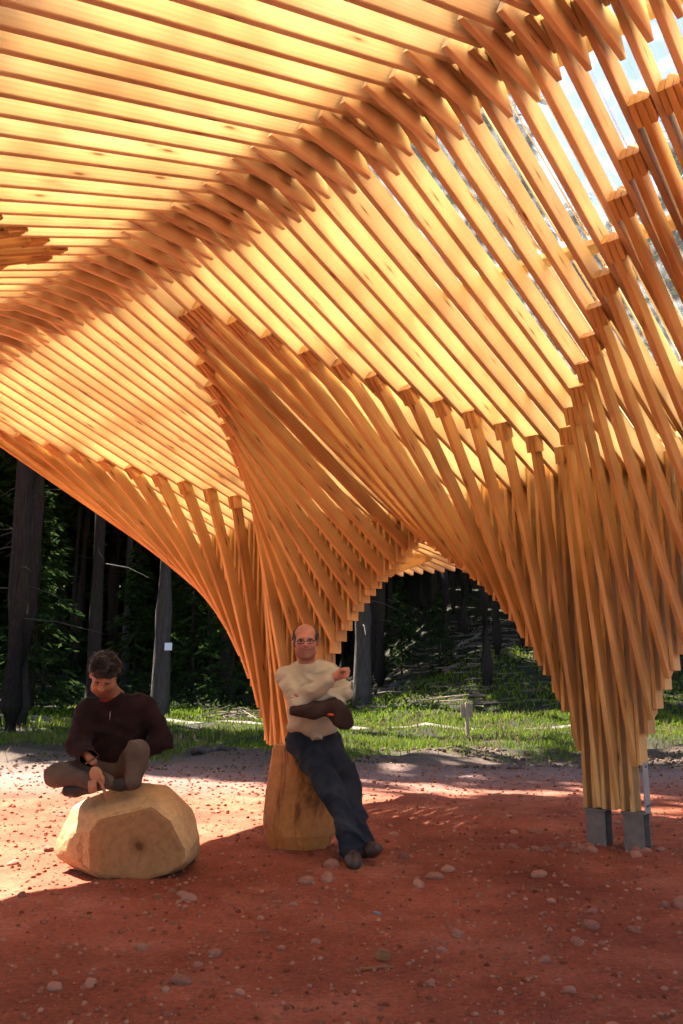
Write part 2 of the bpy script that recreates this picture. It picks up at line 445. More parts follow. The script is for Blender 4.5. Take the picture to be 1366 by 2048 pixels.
# ---------------------------------------------------------------- hewn timber seats
def hewn_mat(name, side, end, centre, axis_dir, stain=None):
    """Axe-hewn green timber; growth rings round an axis through 'centre', darker where it faces along the axis."""
    m, nt, b = new_mat(name); L = nt.links.new
    geo = N(nt, 'ShaderNodeNewGeometry')
    sub = N(nt, 'ShaderNodeVectorMath', operation='SUBTRACT'); L(geo.outputs['Position'], sub.inputs[0]); sub.inputs[1].default_value = centre
    mp = N(nt, 'ShaderNodeMapping'); L(sub.outputs[0], mp.inputs[0])
    mp.inputs['Scale'].default_value = (1, 0.12, 1) if axis_dir == 'Y' else (1, 1, 0.12)
    n0 = N(nt, 'ShaderNodeTexNoise', inp={'Scale': 4.0, 'Detail': 3}); L(mp.outputs[0], n0.inputs[0])
    ad = mixc(nt, mp.outputs[0], n0.outputs['Color'], 0.10, 'ADD')
    wv = N(nt, 'ShaderNodeTexWave', wave_type='RINGS', rings_direction=axis_dir, inp={'Scale': 5.0, 'Distortion': 7.0, 'Detail': 3}); L(ad, wv.inputs[0])
    n1 = N(nt, 'ShaderNodeTexNoise', inp={'Scale': 3.0, 'Detail': 5, 'Roughness': 0.65}); L(geo.outputs['Position'], n1.inputs[0])
    sr = ramp(nt, [(0.3, tuple(c * 0.72 for c in side)), (0.65, side)]); L(n1.outputs[0], sr.inputs[0])
    dt = N(nt, 'ShaderNodeSeparateXYZ'); L(geo.outputs['True Normal'], dt.inputs[0])
    mr = N(nt, 'ShaderNodeMapRange', inp={'From Min': -0.86, 'From Max': -0.93}) if axis_dir == 'Y' else N(nt, 'ShaderNodeMapRange', inp={'From Min': 0.9, 'From Max': 0.97})
    L(dt.outputs['Y' if axis_dir == 'Y' else 'Z'], mr.inputs[0])
    er = ramp(nt, [(0.2, tuple(c * 0.94 for c in end)), (0.7, end)]); L(wv.outputs[0], er.inputs[0])
    # dark heart and cracks
    ln = N(nt, 'ShaderNodeVectorMath', operation='LENGTH'); L(mp.outputs[0], ln.inputs[0])
    n4 = N(nt, 'ShaderNodeMath', operation='MULTIPLY_ADD', inp={1: 0.20}); L(n1.outputs[0], n4.inputs[0]); L(ln.outputs['Value'], n4.inputs[2])
    hr = ramp(nt, [(0.105, (0.35, 0.25, 0.18)), (0.125, (0.74, 0.66, 0.58)), (0.165, (1, 1, 1))]); L(n4.outputs[0], hr.inputs[0])
    ec = mixc(nt, er.outputs[0], hr.outputs[0], 1.0, 'MULTIPLY')
    c = mixc(nt, sr.outputs[0], ec, mr.outputs[0])
    if stain:
        ms = N(nt, 'ShaderNodeMapping'); ms.inputs['Scale'].default_value = (3.2, 3.2, 0.8); L(sub.outputs[0], ms.inputs[0])
        n2 = N(nt, 'ShaderNodeTexNoise', inp={'Scale': 1.3, 'Detail': 6, 'Roughness': 0.7, 'Distortion': 0.6}); L(ms.outputs[0], n2.inputs[0])
        st = ramp(nt, [(0.52, (0, 0, 0)), (0.62, (0.85, 0.85, 0.85))]); L(n2.outputs[0], st.inputs[0])
        c = mixc(nt, c, stain, st.outputs[0])
    L(c, b.inputs['Base Color']); b.inputs['Roughness'].default_value = 0.7; b.inputs['Specular IOR Level'].default_value = 0.25
    n5 = N(nt, 'ShaderNodeTexNoise', inp={'Scale': 26.0, 'Detail': 5, 'Roughness': 0.7}); L(geo.outputs['Position'], n5.inputs[0])
    fg = ramp(nt, [(0.32, (0.74, 0.70, 0.66)), (0.62, (1.08, 1.08, 1.08))]); L(n5.outputs[0], fg.inputs[0])
    c = mixc(nt, c, fg.outputs[0], 0.7, 'MULTIPLY')
    vc = N(nt, 'ShaderNodeTexVoronoi', feature='DISTANCE_TO_EDGE', inp={'Scale': 3.2}); L(ad, vc.inputs[0])
    ck = ramp(nt, [(0.0, (0.35, 0.24, 0.16)), (0.012, (1, 1, 1))]); L(vc.outputs['Distance'], ck.inputs[0])
    c = mixc(nt, c, ck.outputs[0], 0.22, 'MULTIPLY')
    L(c, b.inputs['Base Color'])
    h = N(nt, 'ShaderNodeMath', operation='MULTIPLY_ADD', inp={1: 0.6}); L(n5.outputs[0], h.inputs[0]); L(n1.outputs[0], h.inputs[2])
    bump(nt, b, h.outputs[0], 0.7, 0.014)
    return m

def hull_obj(name, pts, mat, bev=0.012, rough=0.007):
    bm = bmesh.new()
    for p in pts: bm.verts.new(p)
    r = bmesh.ops.convex_hull(bm, input=bm.verts)
    dead = [e for e in r['geom_interior'] if isinstance(e, bmesh.types.BMVert)]
    bmesh.ops.delete(bm, geom=dead, context='VERTS')
    bmesh.ops.dissolve_limit(bm, angle_limit=R(7), verts=bm.verts, edges=bm.edges)
    bmesh.ops.bevel(bm, geom=list(bm.edges), offset=bev, segments=2, profile=0.6, affect='EDGES')
    bmesh.ops.triangulate(bm, faces=bm.faces)
    bmesh.ops.subdivide_edges(bm, edges=[e for e in bm.edges if e.calc_length() > 0.06], cuts=2, use_grid_fill=True)
    bmesh.ops.triangulate(bm, faces=bm.faces)
    bm.normal_update()
    for v in bm.verts:
        v.co += v.normal * rough * (noise.noise(v.co * 9) + 0.6 * noise.noise(v.co * 23))
    return bm_obj(name, bm, mat)

log_mat = hewn_mat('hewn_log', (0.50, 0.30, 0.135), (0.30, 0.145, 0.055), (-1.27, 5.75, 0.20), 'Y')
front = [(-1.585, 5.74, 0.29), (-1.52, 5.73, 0.362), (-1.195, 5.735, 0.432), (-1.08, 5.73, 0.352), (-0.975, 5.72, 0.175), (-0.970, 5.715, 0.105), (-1.09, 5.71, 0.035), (-1.22, 5.71, 0.0), (-1.50, 5.72, 0.006), (-1.575, 5.735, 0.05)]
mid = [(-1.72, 6.00, 0.0), (-1.885, 6.00, 0.09), (-1.875, 6.02, 0.19), (-1.79, 6.03, 0.40), (-1.60, 6.00, 0.487), (-1.44, 5.98, 0.528), (-1.24, 5.98, 0.522), (-1.07, 6.0, 0.43), (-0.985, 6.0, 0.31), (-0.93, 6.0, 0.22), (-0.94, 6.0, 0.13), (-1.04, 6.0, 0.0)]
ring1 = [(-1.73, 5.82, 0.09), (-1.735, 5.84, 0.25), (-1.62, 5.82, 0.40), (-1.40, 5.82, 0.475), (-1.18, 5.82, 0.475), (-1.02, 5.83, 0.36), (-0.945, 5.83, 0.18), (-0.965, 5.83, 0.08)]
back = [(-1.68, 6.30, 0.0), (-1.80, 6.32, 0.22), (-1.66, 6.34, 0.43), (-1.45, 6.34, 0.52), (-1.22, 6.34, 0.50), (-1.04, 6.33, 0.34), (-0.98, 6.32, 0.05), (-1.6, 6.62, 0.03), (-1.58, 6.64, 0.30), (-1.4, 6.66, 0.40), (-1.2, 6.62, 0.30), (-1.15, 6.6, 0.03)]
log_seat = hull_obj('log_seat', front + mid + ring1 + back, log_mat, 0.022)
tag(log_seat, 'squat rounded hewn log lying on its side under the seated man', 'log seat')

st_mat = hewn_mat('hewn_stump', (0.50, 0.205, 0.058), (0.48, 0.22, 0.07), (-0.32, 6.87, 0.2), 'Z', stain=(0.12, 0.036, 0.010))
sp = []
for z, rx, ry, cx, cy, n, ph in ((0.0, 0.235, 0.22, -0.32, 6.87, 9, 0.2), (0.10, 0.275, 0.25, -0.32, 6.87, 9, 0.2), (0.25, 0.278, 0.25, -0.322, 6.87, 8, 0.35), (0.45, 0.245, 0.225, -0.33, 6.87, 8, 0.35),
                             (0.60, 0.235, 0.21, -0.33, 6.86, 7, 0.1), (0.71, 0.215, 0.195, -0.33, 6.855, 7, 0.1), (0.74, 0.19, 0.175, -0.335, 6.85, 7, 0.1)):
    for i in range(n):
        a = 2 * math.pi * (i + ph) / n
        sp.append((cx + rx * math.cos(a), cy + ry * math.sin(a), z))
stump = hull_obj('stump_seat', sp, st_mat, 0.010)
tag(stump, 'upright hewn stump with brown bark stains behind the leaning man', 'stump seat')

# ---------------------------------------------------------------- people: smooth bodies from blended volumes
class Vol:
    def __init__(s, lo, hi, h):
        s.h = h; s.lo = np.array(lo, float); n = np.ceil((np.array(hi) - s.lo) / h).astype(int) + 1
        s.ax = [s.lo[i] + h * np.arange(n[i]) for i in range(3)]
        s.g = np.full(n, 1.0, np.float32)
    def _sub(s, lo, hi):
        sl = []
        for i in range(3):
            a = max(0, int((lo[i] - s.lo[i]) / s.h)); b = min(len(s.ax[i]), int((hi[i] - s.lo[i]) / s.h) + 2)
            if b <= a: return None, None
            sl.append(slice(a, b))
        P = np.meshgrid(*[s.ax[i][sl[i]] for i in range(3)], indexing='ij')
        return tuple(sl), P
    def _put(s, sl, d, k, sub=False):
        a = s.g[sl]
        if sub:
            d = -d
            hh = np.maximum(k - np.abs(a - d), 0) / k
            s.g[sl] = np.maximum(a, d) + hh * hh * k / 4
        else:
            hh = np.maximum(k - np.abs(a - d), 0) / k
            s.g[sl] = np.minimum(a, d) - hh * hh * k / 4
    def cone(s, a, b, ra, rb, k=0.02):
        a = np.array(a, float); b = np.array(b, float); m = max(ra, rb) + k + 0.02
        sl, P = s._sub(np.minimum(a, b) - m, np.maximum(a, b) + m)
        if sl is None: return
        ba = b - a; q = [P[i] - a[i] for i in range(3)]
        h = np.clip((q[0] * ba[0] + q[1] * ba[1] + q[2] * ba[2]) / max(ba @ ba, 1e-9), 0, 1)
        d = np.sqrt(sum((q[i] - h * ba[i]) ** 2 for i in range(3))) - (ra + (rb - ra) * h)
        s._put(sl, d, k)
    def chain(s, pts, rs, k=0.02):
        for i in range(len(pts) - 1): s.cone(pts[i], pts[i + 1], rs[i], rs[i + 1], k)
    def ell(s, c, r, k=0.02, rot=None, sub=False):
        c = np.array(c, float); r = np.array(r, float); m = r.max() + k + 0.02
        sl, P = s._sub(c - m, c + m)
        if sl is None: return
        q = [P[i] - c[i] for i in range(3)]
        if rot is not None:
            q = [sum(rot[j][i] * q[j] for j in range(3)) / sum(rot[j][i] ** 2 for j in range(3)) for i in range(3)]
        k0 = np.sqrt(sum((q[i] / r[i]) ** 2 for i in range(3))); k1 = np.sqrt(sum((q[i] / r[i] ** 2) ** 2 for i in range(3)))
        d = np.where(k1 > 1e-6, k0 * (k0 - 1) / np.maximum(k1, 1e-6), -r.min())
        s._put(sl, d, k, sub)
    def warp(s, f):
        P = np.meshgrid(*s.ax, indexing='ij')
        s.g += f(*P).astype(np.float32)
    def keep(s, f):
        P = np.meshgrid(*s.ax, indexing='ij')
        s.g = np.maximum(s.g, f(*P).astype(np.float32))
    def mesh(s):
        g = s.g; inside = g < 0
        n = g.shape; c = tuple(x - 1 for x in n)
        cnt = np.zeros(c, np.int16); acc = np.zeros(c + (3,), np.float32)
        offs = [(0, 0, 0), (1, 0, 0), (0, 1, 0), (1, 1, 0), (0, 0, 1), (1, 0, 1), (0, 1, 1), (1, 1, 1)]
        def at(o): return g[o[0]:o[0] + c[0], o[1]:o[1] + c[1], o[2]:o[2] + c[2]]
        for i in range(8):
            for ax in range(3):
                if offs[i][ax]: continue
                o2 = list(offs[i]); o2[ax] = 1
                A, B = at(offs[i]), at(tuple(o2))
                m = (A < 0) != (B < 0)
                idx = np.nonzero(m)
                t = A[idx] / (A[idx] - B[idx])
                p = np.empty((len(t), 3), np.float32)
                for d in range(3): p[:, d] = offs[i][d]
                p[:, ax] += t
                acc[idx] += p; cnt[idx] += 1
        act = np.nonzero(cnt)
        vid = np.full(c, -1, np.int64); vid[act] = np.arange(len(act[0]))
        V = (np.stack(act, 1) + acc[act] / cnt[act][:, None]) * s.h + s.lo
        F = []
        for ax in range(3):
            u, w = (ax + 1) % 3, (ax + 2) % 3
            sa = [slice(None)] * 3; sb = [slice(None)] * 3; sa[ax] = slice(0, -1); sb[ax] = slice(1, None)
            I0, I1 = inside[tuple(sa)], inside[tuple(sb)]
            idx = np.array(np.nonzero(I0 != I1)).T
            idx = idx[(idx[:, u] > 0) & (idx[:, w] > 0) & (idx[:, u] < n[u] - 1) & (idx[:, w] < n[w] - 1)]
            if not len(idx): continue
            fl = I0[tuple(idx.T)]
            def v(du, dw):
                q = idx.copy(); q[:, u] -= du; q[:, w] -= dw
                return vid[tuple(q.T)]
            q = np.stack([v(1, 1), v(0, 1), v(0, 0), v(1, 0)], 1)
            q[~fl] = q[~fl][:, ::-1]
            F.append(q)
        return V, np.concatenate(F)
    def obj(s, name, mat, parent=None, smooth_it=None):
        if smooth_it is None: smooth_it = 1 if name in ('body', 'boot', 'shoe') else 0
        V, F = s.mesh()
        for _ in range(smooth_it):
            a = np.zeros_like(V); n = np.zeros(len(V))
            for i in range(4):
                for j in ((i + 1) % 4, (i + 3) % 4):
                    np.add.at(a, F[:, i], V[F[:, j]]); np.add.at(n, F[:, i], 1)
            V = 0.5 * V + 0.5 * a / n[:, None]
        o = mesh_obj(name, V.tolist(), F.tolist(), mat, parent, smooth=True)
        return o

def cloth_mat(name, col, var=0.25, scale=160, rough=0.9):
    m, nt, b = new_mat(name); L = nt.links.new
    tc = N(nt, 'ShaderNodeTexCoord')
    n = N(nt, 'ShaderNodeTexNoise', inp={'Scale': 9, 'Detail': 3}); L(tc.outputs['Object'], n.inputs[0])
    n2 = N(nt, 'ShaderNodeTexNoise', inp={'Scale': scale, 'Detail': 2}); L(tc.outputs['Object'], n2.inputs[0])
    r = ramp(nt, [(0.3, tuple(c * (1 - var) for c in col)), (0.7, tuple(min(1, c * (1 + var)) for c in col))]); L(n.outputs[0], r.inputs[0])
    L(r.outputs[0], b.inputs['Base Color']); b.inputs['Roughness'].default_value = rough; b.inputs['Specular IOR Level'].default_value = 0.15
    b.inputs['Sheen Weight'].default_value = 0.02
    bump(nt, b, n2.outputs[0], 0.25, 0.003)
    return m
def skin_mat(name, col, red, stubble, c, fwd, up):
    """Skin with redder patches and a shadow of stubble round the jaw (measured from head centre c)."""
    m, nt, b = new_mat(name); L = nt.links.new
    geo = N(nt, 'ShaderNodeNewGeometry'); n = N(nt, 'ShaderNodeTexNoise', inp={'Scale': 28, 'Detail': 4}); L(geo.outputs['Position'], n.inputs[0])
    r = ramp(nt, [(0.35, col), (0.7, red)]); L(n.outputs[0], r.inputs[0])
    sub = N(nt, 'ShaderNodeVectorMath', operation='SUBTRACT'); L(geo.outputs['Position'], sub.inputs[0]); sub.inputs[1].default_value = c
    def along(v):
        d = N(nt, 'ShaderNodeVectorMath', operation='DOT_PRODUCT'); L(sub.outputs[0], d.inputs[0]); d.inputs[1].default_value = v; return d.outputs['Value']
    a = N(nt, 'ShaderNodeMapRange', inp={'From Min': -0.030, 'From Max': -0.050}); L(along(up), a.inputs[0])
    f = N(nt, 'ShaderNodeMapRange', inp={'From Min': -0.01, 'From Max': 0.02}); L(along(fwd), f.inputs[0])
    lo = N(nt, 'ShaderNodeMapRange', inp={'From Min': -0.15, 'From Max': -0.13}); L(along(up), lo.inputs[0])
    m1 = N(nt, 'ShaderNodeMath', operation='MULTIPLY'); L(a.outputs[0], m1.inputs[0]); L(f.outputs[0], m1.inputs[1])
    m2 = N(nt, 'ShaderNodeMath', operation='MULTIPLY'); L(m1.outputs[0], m2.inputs[0]); L(lo.outputs[0], m2.inputs[1])
    m3 = N(nt, 'ShaderNodeMath', operation='MULTIPLY', inp={1: 0.6}); L(m2.outputs[0], m3.inputs[0])
    L(mixc(nt, r.outputs[0], stubble, m3.outputs[0]), b.inputs['Base Color'])
    b.inputs['Roughness'].default_value = 0.48; b.inputs['Specular IOR Level'].default_value = 0.35
    bump(nt, b, n.outputs[0], 0.15, 0.003)
    return m
M['skin_a'] = skin_mat('skin_fair', (0.43, 0.20, 0.125), (0.37, 0.13, 0.08), (0.20, 0.10, 0.070), (-0.265, 6.45, 1.497), (0, -1, 0), (0, 0, 1))
M['skin_b'] = skin_mat('skin_brown', (0.34, 0.155, 0.08), (0.28, 0.115, 0.06), (0.07, 0.032, 0.020), (-1.618, 5.985, 1.245), (0.2, -0.71, -0.67), (0.15, -0.65, 0.74))
M['cream'] = cloth_mat('cream_jersey', (0.42, 0.365, 0.25), 0.10)
M['denim'] = cloth_mat('dark_denim', (0.018, 0.021, 0.028), 0.4, 260)
M['maroon'] = cloth_mat('maroon_fleece', (0.014, 0.0055, 0.006), 0.35)
M['khaki'] = cloth_mat('khaki_cotton', (0.088, 0.064, 0.047), 0.22)
M['jacket'] = cloth_mat('brown_jacket', (0.040, 0.024, 0.018), 0.4)
M['orange'] = cloth_mat('orange_lining', (0.55, 0.10, 0.02), 0.1)
M['red_tee'] = cloth_mat('red_collar', (0.13, 0.015, 0.010), 0.1)
M['boot'] = plain('boot_leather', (0.050, 0.026, 0.018), 0.55, 0, 30, 0.3, 0.3)
M['black'] = plain('black_rubber', (0.012, 0.011, 0.011), 0.6)
M['hair_g'] = plain('grey_hair', (0.060, 0.048, 0.040), 0.7, 0, 120, 0.4, 0.5)
M['hair_d'] = plain('dark_hair', (0.009, 0.005, 0.0045), 0.5, 0, 140, 0.5, 0.9, 0.01)
M['eye'] = plain('eye_dark', (0.03, 0.02, 0.015), 0.2)
M['eye_w'] = plain('eye_white', (0.5, 0.44, 0.40), 0.3)
M['lip'] = plain('lips', (0.33, 0.11, 0.085), 0.5)
M['gold'] = plain('ring_metal', (0.35, 0.33, 0.30), 0.4, 1.0)
M['glassframe'] = plain('spectacle_frame', (0.05, 0.04, 0.04), 0.35, 0.5)

def rot_xyz(rx, ry, rz):
    return np.array((Matrix.Rotation(rz, 3, 'Z') @ Matrix.Rotation(ry, 3, 'Y') @ Matrix.Rotation(rx, 3, 'X')))
def head(vol, c, Rm, sc=1.0):
    c = np.array(c); T = lambda p: c + Rm @ (np.array(p) * sc)
    e = lambda p, r, k=0.02, sub=False: vol.ell(T(p), np.array(r) * sc, k, Rm, sub)
    e((0, 0.018, 0.035), (0.076, 0.096, 0.098)); e((0, -0.022, -0.035), (0.064, 0.074, 0.088), 0.03)
    vol.cone(T((-0.034, -0.03, -0.082)), T((0.034, -0.03, -0.082)), 0.034 * sc, 0.034 * sc, 0.03)
    e((0, -0.066, -0.104), (0.026, 0.022, 0.020), 0.02)
    for s in (-1, 1):
        e((s * 0.040, -0.060, -0.022), (0.026, 0.026, 0.028), 0.02)
    vol.cone(T((-0.036, -0.078, 0.030)), T((0.036, -0.078, 0.030)), 0.015 * sc, 0.015 * sc, 0.02)
    for s in (-1, 1):
        e((s * 0.030, -0.100, 0.008), (0.018, 0.016, 0.012), 0.012, True)
    vol.cone(T((0, -0.085, 0.020)), T((0, -0.112, -0.020)), 0.009 * sc, 0.015 * sc, 0.012)
    for s in (-1, 1):
        e((s * 0.012, -0.100, -0.026), (0.009, 0.010, 0.008), 0.008)
        e((s * 0.080, 0.014, -0.004), (0.011, 0.025, 0.034), 0.008)
    e((0, -0.088, -0.052), (0.022, 0.010, 0.006), 0.01)
    e((0, -0.092, -0.064), (0.030, 0.010, 0.0045), 0.006, True)
    e((0, -0.086, -0.074), (0.020, 0.010, 0.007), 0.01)
    return T
def small_ell(name, c, r, Rm, mat, parent, n=8):
    bm = bmesh.new(); bmesh.ops.create_uvsphere(bm, u_segments=n, v_segments=n, radius=1.0)
    for v in bm.verts: v.co = Vector(np.array(c) + Rm @ (np.array(v.co) * np.array(r)))
    return bm_obj(name, bm, mat, parent, True)
def face_details(T, Rm, parent, lip=True, brow=None, eyes_open=True):
    for s in (-1, 1):
        w = small_ell('eye', T((s * 0.030, -0.078, 0.007)), (0.0125, 0.0115, 0.0062 if eyes_open else 0.004), Rm, M['eye_w'], parent)
        small_ell('iris', T((s * 0.030, -0.0875, 0.007)), (0.0062, 0.0035, 0.0055 if eyes_open else 0.0035), Rm, M['eye'], w)
        if brow: small_ell('eyebrow', T((s * 0.031, -0.0925, 0.0235)), (0.019, 0.006, 0.0042), Rm @ rot_xyz(0, s * 0.12, 0), brow, parent)
    if lip: small_ell('lips', T((0, -0.0875, -0.063)), (0.024, 0.0065, 0.0065), Rm, M['lip'], parent)

_LAT = np.random.default_rng(99).random((32, 32, 32)).astype(np.float32)
def vnoise(x, y, z):
    xi, yi, zi = np.floor(x).astype(int), np.floor(y).astype(int), np.floor(z).astype(int)
    fx, fy, fz = x - xi, y - yi, z - zi
    fx, fy, fz = (f * f * (3 - 2 * f) for f in (fx, fy, fz))
    g = lambda a, b, c: _LAT[(xi + a) & 31, (yi + b) & 31, (zi + c) & 31]
    c00 = g(0, 0, 0) * (1 - fx) + g(1, 0, 0) * fx; c10 = g(0, 1, 0) * (1 - fx) + g(1, 1, 0) * fx
    c01 = g(0, 0, 1) * (1 - fx) + g(1, 0, 1) * fx; c11 = g(0, 1, 1) * (1 - fx) + g(1, 1, 1) * fx
    return (c00 * (1 - fy) + c10 * fy) * (1 - fz) + (c01 * (1 - fy) + c11 * fy) * fz
def folds(amp, wl, seed, d, stretch=3.0):
    """Creases of wavelength wl lying across direction d, long along their own run."""
    d = np.array(d, float); d /= np.linalg.norm(d)
    a = np.cross(d, (0.3, 1, 0.2)); a /= np.linalg.norm(a); b = np.cross(d, a)
    def w(x, y, z):
        p = (x * d[0] + y * d[1] + z * d[2]) / wl + seed; q = (x * a[0] + y * a[1] + z * a[2]) / (wl * stretch) + 5; r = (x * b[0] + y * b[1] + z * b[2]) / (wl * stretch) + 9
        n = vnoise(p, q, r); m = vnoise(p * 0.5 + 3, q + 7, r + 2)
        return amp * (np.abs(2 * n - 1) * 1.4 - 0.6) * (0.35 + 1.1 * m)
    return w

def strands(name, c, r, Rm, n, ln, rad, mat, parent, ok, seed, curl=0.5):
    """Locks of hair rooted on an ellipsoid; one mesh."""
    q = random.Random(seed); parts = []
    while len(parts) < n:
        d = np.array([q.gauss(0, 1) for _ in range(3)]); d /= np.linalg.norm(d)
        l = d * np.array(r)
        if not ok(l + np.array((0, 0.02, 0.04))): continue
        nr = d / np.array(r); nr /= np.linalg.norm(nr)
        tn = np.cross(nr, (q.gauss(0, curl), q.gauss(0, curl), 1.0)); tn = np.cross(tn, nr); tn /= -np.linalg.norm(tn)
        tn = tn + np.array([q.gauss(0, curl) for _ in range(3)]); L_ = ln * q.uniform(0.6, 1.3)
        pts = [l, l + tn * L_ * 0.35 + nr * L_ * 0.22, l + tn * L_ * 0.75 + nr * L_ * 0.16, l + tn * L_ * 1.0 + nr * L_ * 0.02]
        parts.append(tube_geo([Vector(np.array(c) + Rm @ p) for p in pts], [rad, rad, rad * 0.8, rad * 0.25], 4, False))
    V, F = merge(parts); o = mesh_obj(name, V, F, mat, parent, smooth=True); o['kind'] = 'stuff'
# ---- the man leaning on the stump
pa = empty('person', (-0.05, 6.3, 0.0))
tag(pa, 'balding man in cream jumper and dark jeans, arms folded, leaning against the stump', 'person')
HA = (-0.265, 6.450, 1.497); RA = rot_xyz(R(3), R(-2), R(3)) @ np.diag((1.12, 1.03, 0.985))
v = Vol((-0.60, 6.00, 0.02), (0.32, 6.85, 1.68), 0.006)
T = head(v, HA, RA)
v.chain([(-0.262, 6.475, 1.42), (-0.245, 6.53, 1.27), (-0.225, 6.56, 1.05), (-0.215, 6.62, 0.84)], [0.060, 0.075, 0.10, 0.10], 0.03)
v.chain([(-0.24, 6.53, 1.24), (-0.405, 6.51, 1.245), (-0.290, 6.32, 1.075), (-0.075, 6.21, 1.228)], [0.06, 0.045, 0.036, 0.027])
v.chain([(-0.24, 6.53, 1.24), (-0.080, 6.53, 1.245), (0.022, 6.40, 1.125), (-0.250, 6.30, 1.070)], [0.06, 0.045, 0.036, 0.028])
v.chain([(-0.22, 6.62, 0.84), (-0.300, 6.63, 0.775), (-0.105, 6.385, 0.515), (0.064, 6.135, 0.16)], [0.09, 0.07, 0.05, 0.036])
v.chain([(-0.22, 6.62, 0.84), (-0.110, 6.65, 0.785), (0.035, 6.455, 0.540), (0.130, 6.215, 0.19)], [0.09, 0.07, 0.05, 0.036])
# right fist, held up beside the left shoulder
v.chain([(-0.075, 6.21, 1.228), (-0.015, 6.195, 1.258)], [0.028, 0.034], 0.012)
v.ell((0.005, 6.190, 1.268), (0.036, 0.026, 0.040), 0.012)
for i, z in enumerate((1.302, 1.283, 1.264, 1.246)):
    x = 0.052 - 0.005 * abs(i - 1)
    v.chain([(0.022, 6.185, z), (x, 6.168, z), (x - 0.002, 6.146, z - 0.004), (x - 0.030, 6.148, z - 0.006)], [0.0105, 0.0105, 0.0098, 0.009], 0.004)
v.chain([(-0.018, 6.172, 1.272), (0.004, 6.150, 1.290), (0.026, 6.139, 1.288)], [0.013, 0.0115, 0.010], 0.006)
# left hand, fingers closed round the right upper arm
v.ell((-0.290, 6.272, 1.075), (0.040, 0.022, 0.036), 0.012)
for i, z in enumerate((1.098, 1.081, 1.064, 1.048)):
    v.chain([(-0.31, 6.262, z), (-0.345, 6.265, z - 0.002), (-0.362, 6.285, z - 0.003), (-0.358, 6.31, z - 0.003)], [0.0105, 0.0105, 0.0095, 0.009], 0.004)
v.chain([(-0.285, 6.262, 1.098), (-0.312, 6.255, 1.116), (-0.33, 6.262, 1.124)], [0.013, 0.0115, 0.010], 0.006)
body = v.obj('body', M['skin_a'], pa)
face_details(T, RA, body, brow=M['hair_g'])
# short grey hair round the sides and back
v = Vol((-0.40, 6.30, 1.40), (-0.13, 6.62, 1.68), 0.005)
c0 = T((0, 0.020, 0.036)); v.ell(c0, (0.0815, 0.1015, 0.1020), 0.01, RA)
def hairline(x, y, z):
    q = [x - HA[0], y - HA[1], z - HA[2]]
    ly, lz = q[1], q[2]
    return np.maximum(np.maximum(-(ly + 0.045 - 1.3 * np.maximum(0, lz - 0.045)), -(lz + 0.035)), lz - 0.122) + 0.003 * np.sin(90 * x) * np.sin(70 * z)
v.keep(hairline)
v.obj('hair', M['hair_g'], pa)
strands('hair_lock', c0, (0.080, 0.100, 0.101), RA, 420, 0.022, 0.0022, M['hair_g'], pa, lambda l: l[1] > -0.045 + 1.3 * max(0, l[2] - 0.045) and -0.03 < l[2] < 0.12, 3, 0.25)
# jumper
v = Vol((-0.62, 6.10, 0.76), (0.20, 6.80, 1.40), 0.007)
v.ell((-0.245, 6.545, 1.175), (0.185, 0.125, 0.170), 0.05); v.ell((-0.225, 6.575, 0.99), (0.170, 0.135, 0.17), 0.06); v.ell((-0.218, 6.61, 0.875), (0.178, 0.145, 0.085), 0.05)
v.cone((-0.385, 6.53, 1.262), (-0.095, 6.545, 1.266), 0.074, 0.074, 0.06)
v.cone((-0.33, 6.53, 1.30), (-0.16, 6.535, 1.30), 0.055, 0.055, 0.05)
v.cone((-0.262, 6.50, 1.31), (-0.250, 6.53, 1.27), 0.074, 0.085, 0.03)
v.cone((-0.405, 6.52, 1.250), (-0.300, 6.300, 1.075), 0.074, 0.062, 0.02)
v.cone((-0.300, 6.300, 1.075), (-0.098, 6.205, 1.214), 0.062, 0.046, 0.010)
v.cone((-0.080, 6.54, 1.250), (0.026, 6.385, 1.130), 0.074, 0.063, 0.02)
v.cone((0.026, 6.385, 1.130), (-0.225, 6.30, 1.070), 0.062, 0.048, 0.010)
v.warp(folds(0.026, 0.07, 0.5, (0.45, 0.2, 1.0))); v.warp(folds(0.009, 0.04, 2.0, (-0.5, 0.2, 1.0)))
v.ell((-0.262, 6.465, 1.388), (0.070, 0.078, 0.055), 0.012, None, True)
v.obj('jumper', M['cream'], pa)
# jeans
v = Vol((-0.46, 6.02, 0.05), (0.26, 6.85, 0.92), 0.007)
v.ell((-0.215, 6.635, 0.825), (0.172, 0.135, 0.095), 0.04)
v.chain([(-0.295, 6.635, 0.775), (-0.105, 6.385, 0.515), (0.062, 6.150, 0.17), (0.070, 6.135, 0.115)], [0.112, 0.084, 0.066, 0.072], 0.03)
v.chain([(-0.115, 6.65, 0.785), (0.035, 6.455, 0.540), (0.128, 6.225, 0.20), (0.138, 6.205, 0.145)], [0.110, 0.082, 0.064, 0.070], 0.012)
v.warp(folds(0.024, 0.08, 1.3, (0.9, 0.3, 0.9))); v.warp(folds(0.009, 0.045, 4.3, (-0.6, 0.2, 0.8)))
_f = folds(0.018, 0.05, 8.0, (0.2, 0.1, 1.0)); v.warp(lambda x, y, z: _f(x, y, z) * np.clip((0.40 - z) * 5, 0, 1))
v.obj('jeans', M['denim'], pa)
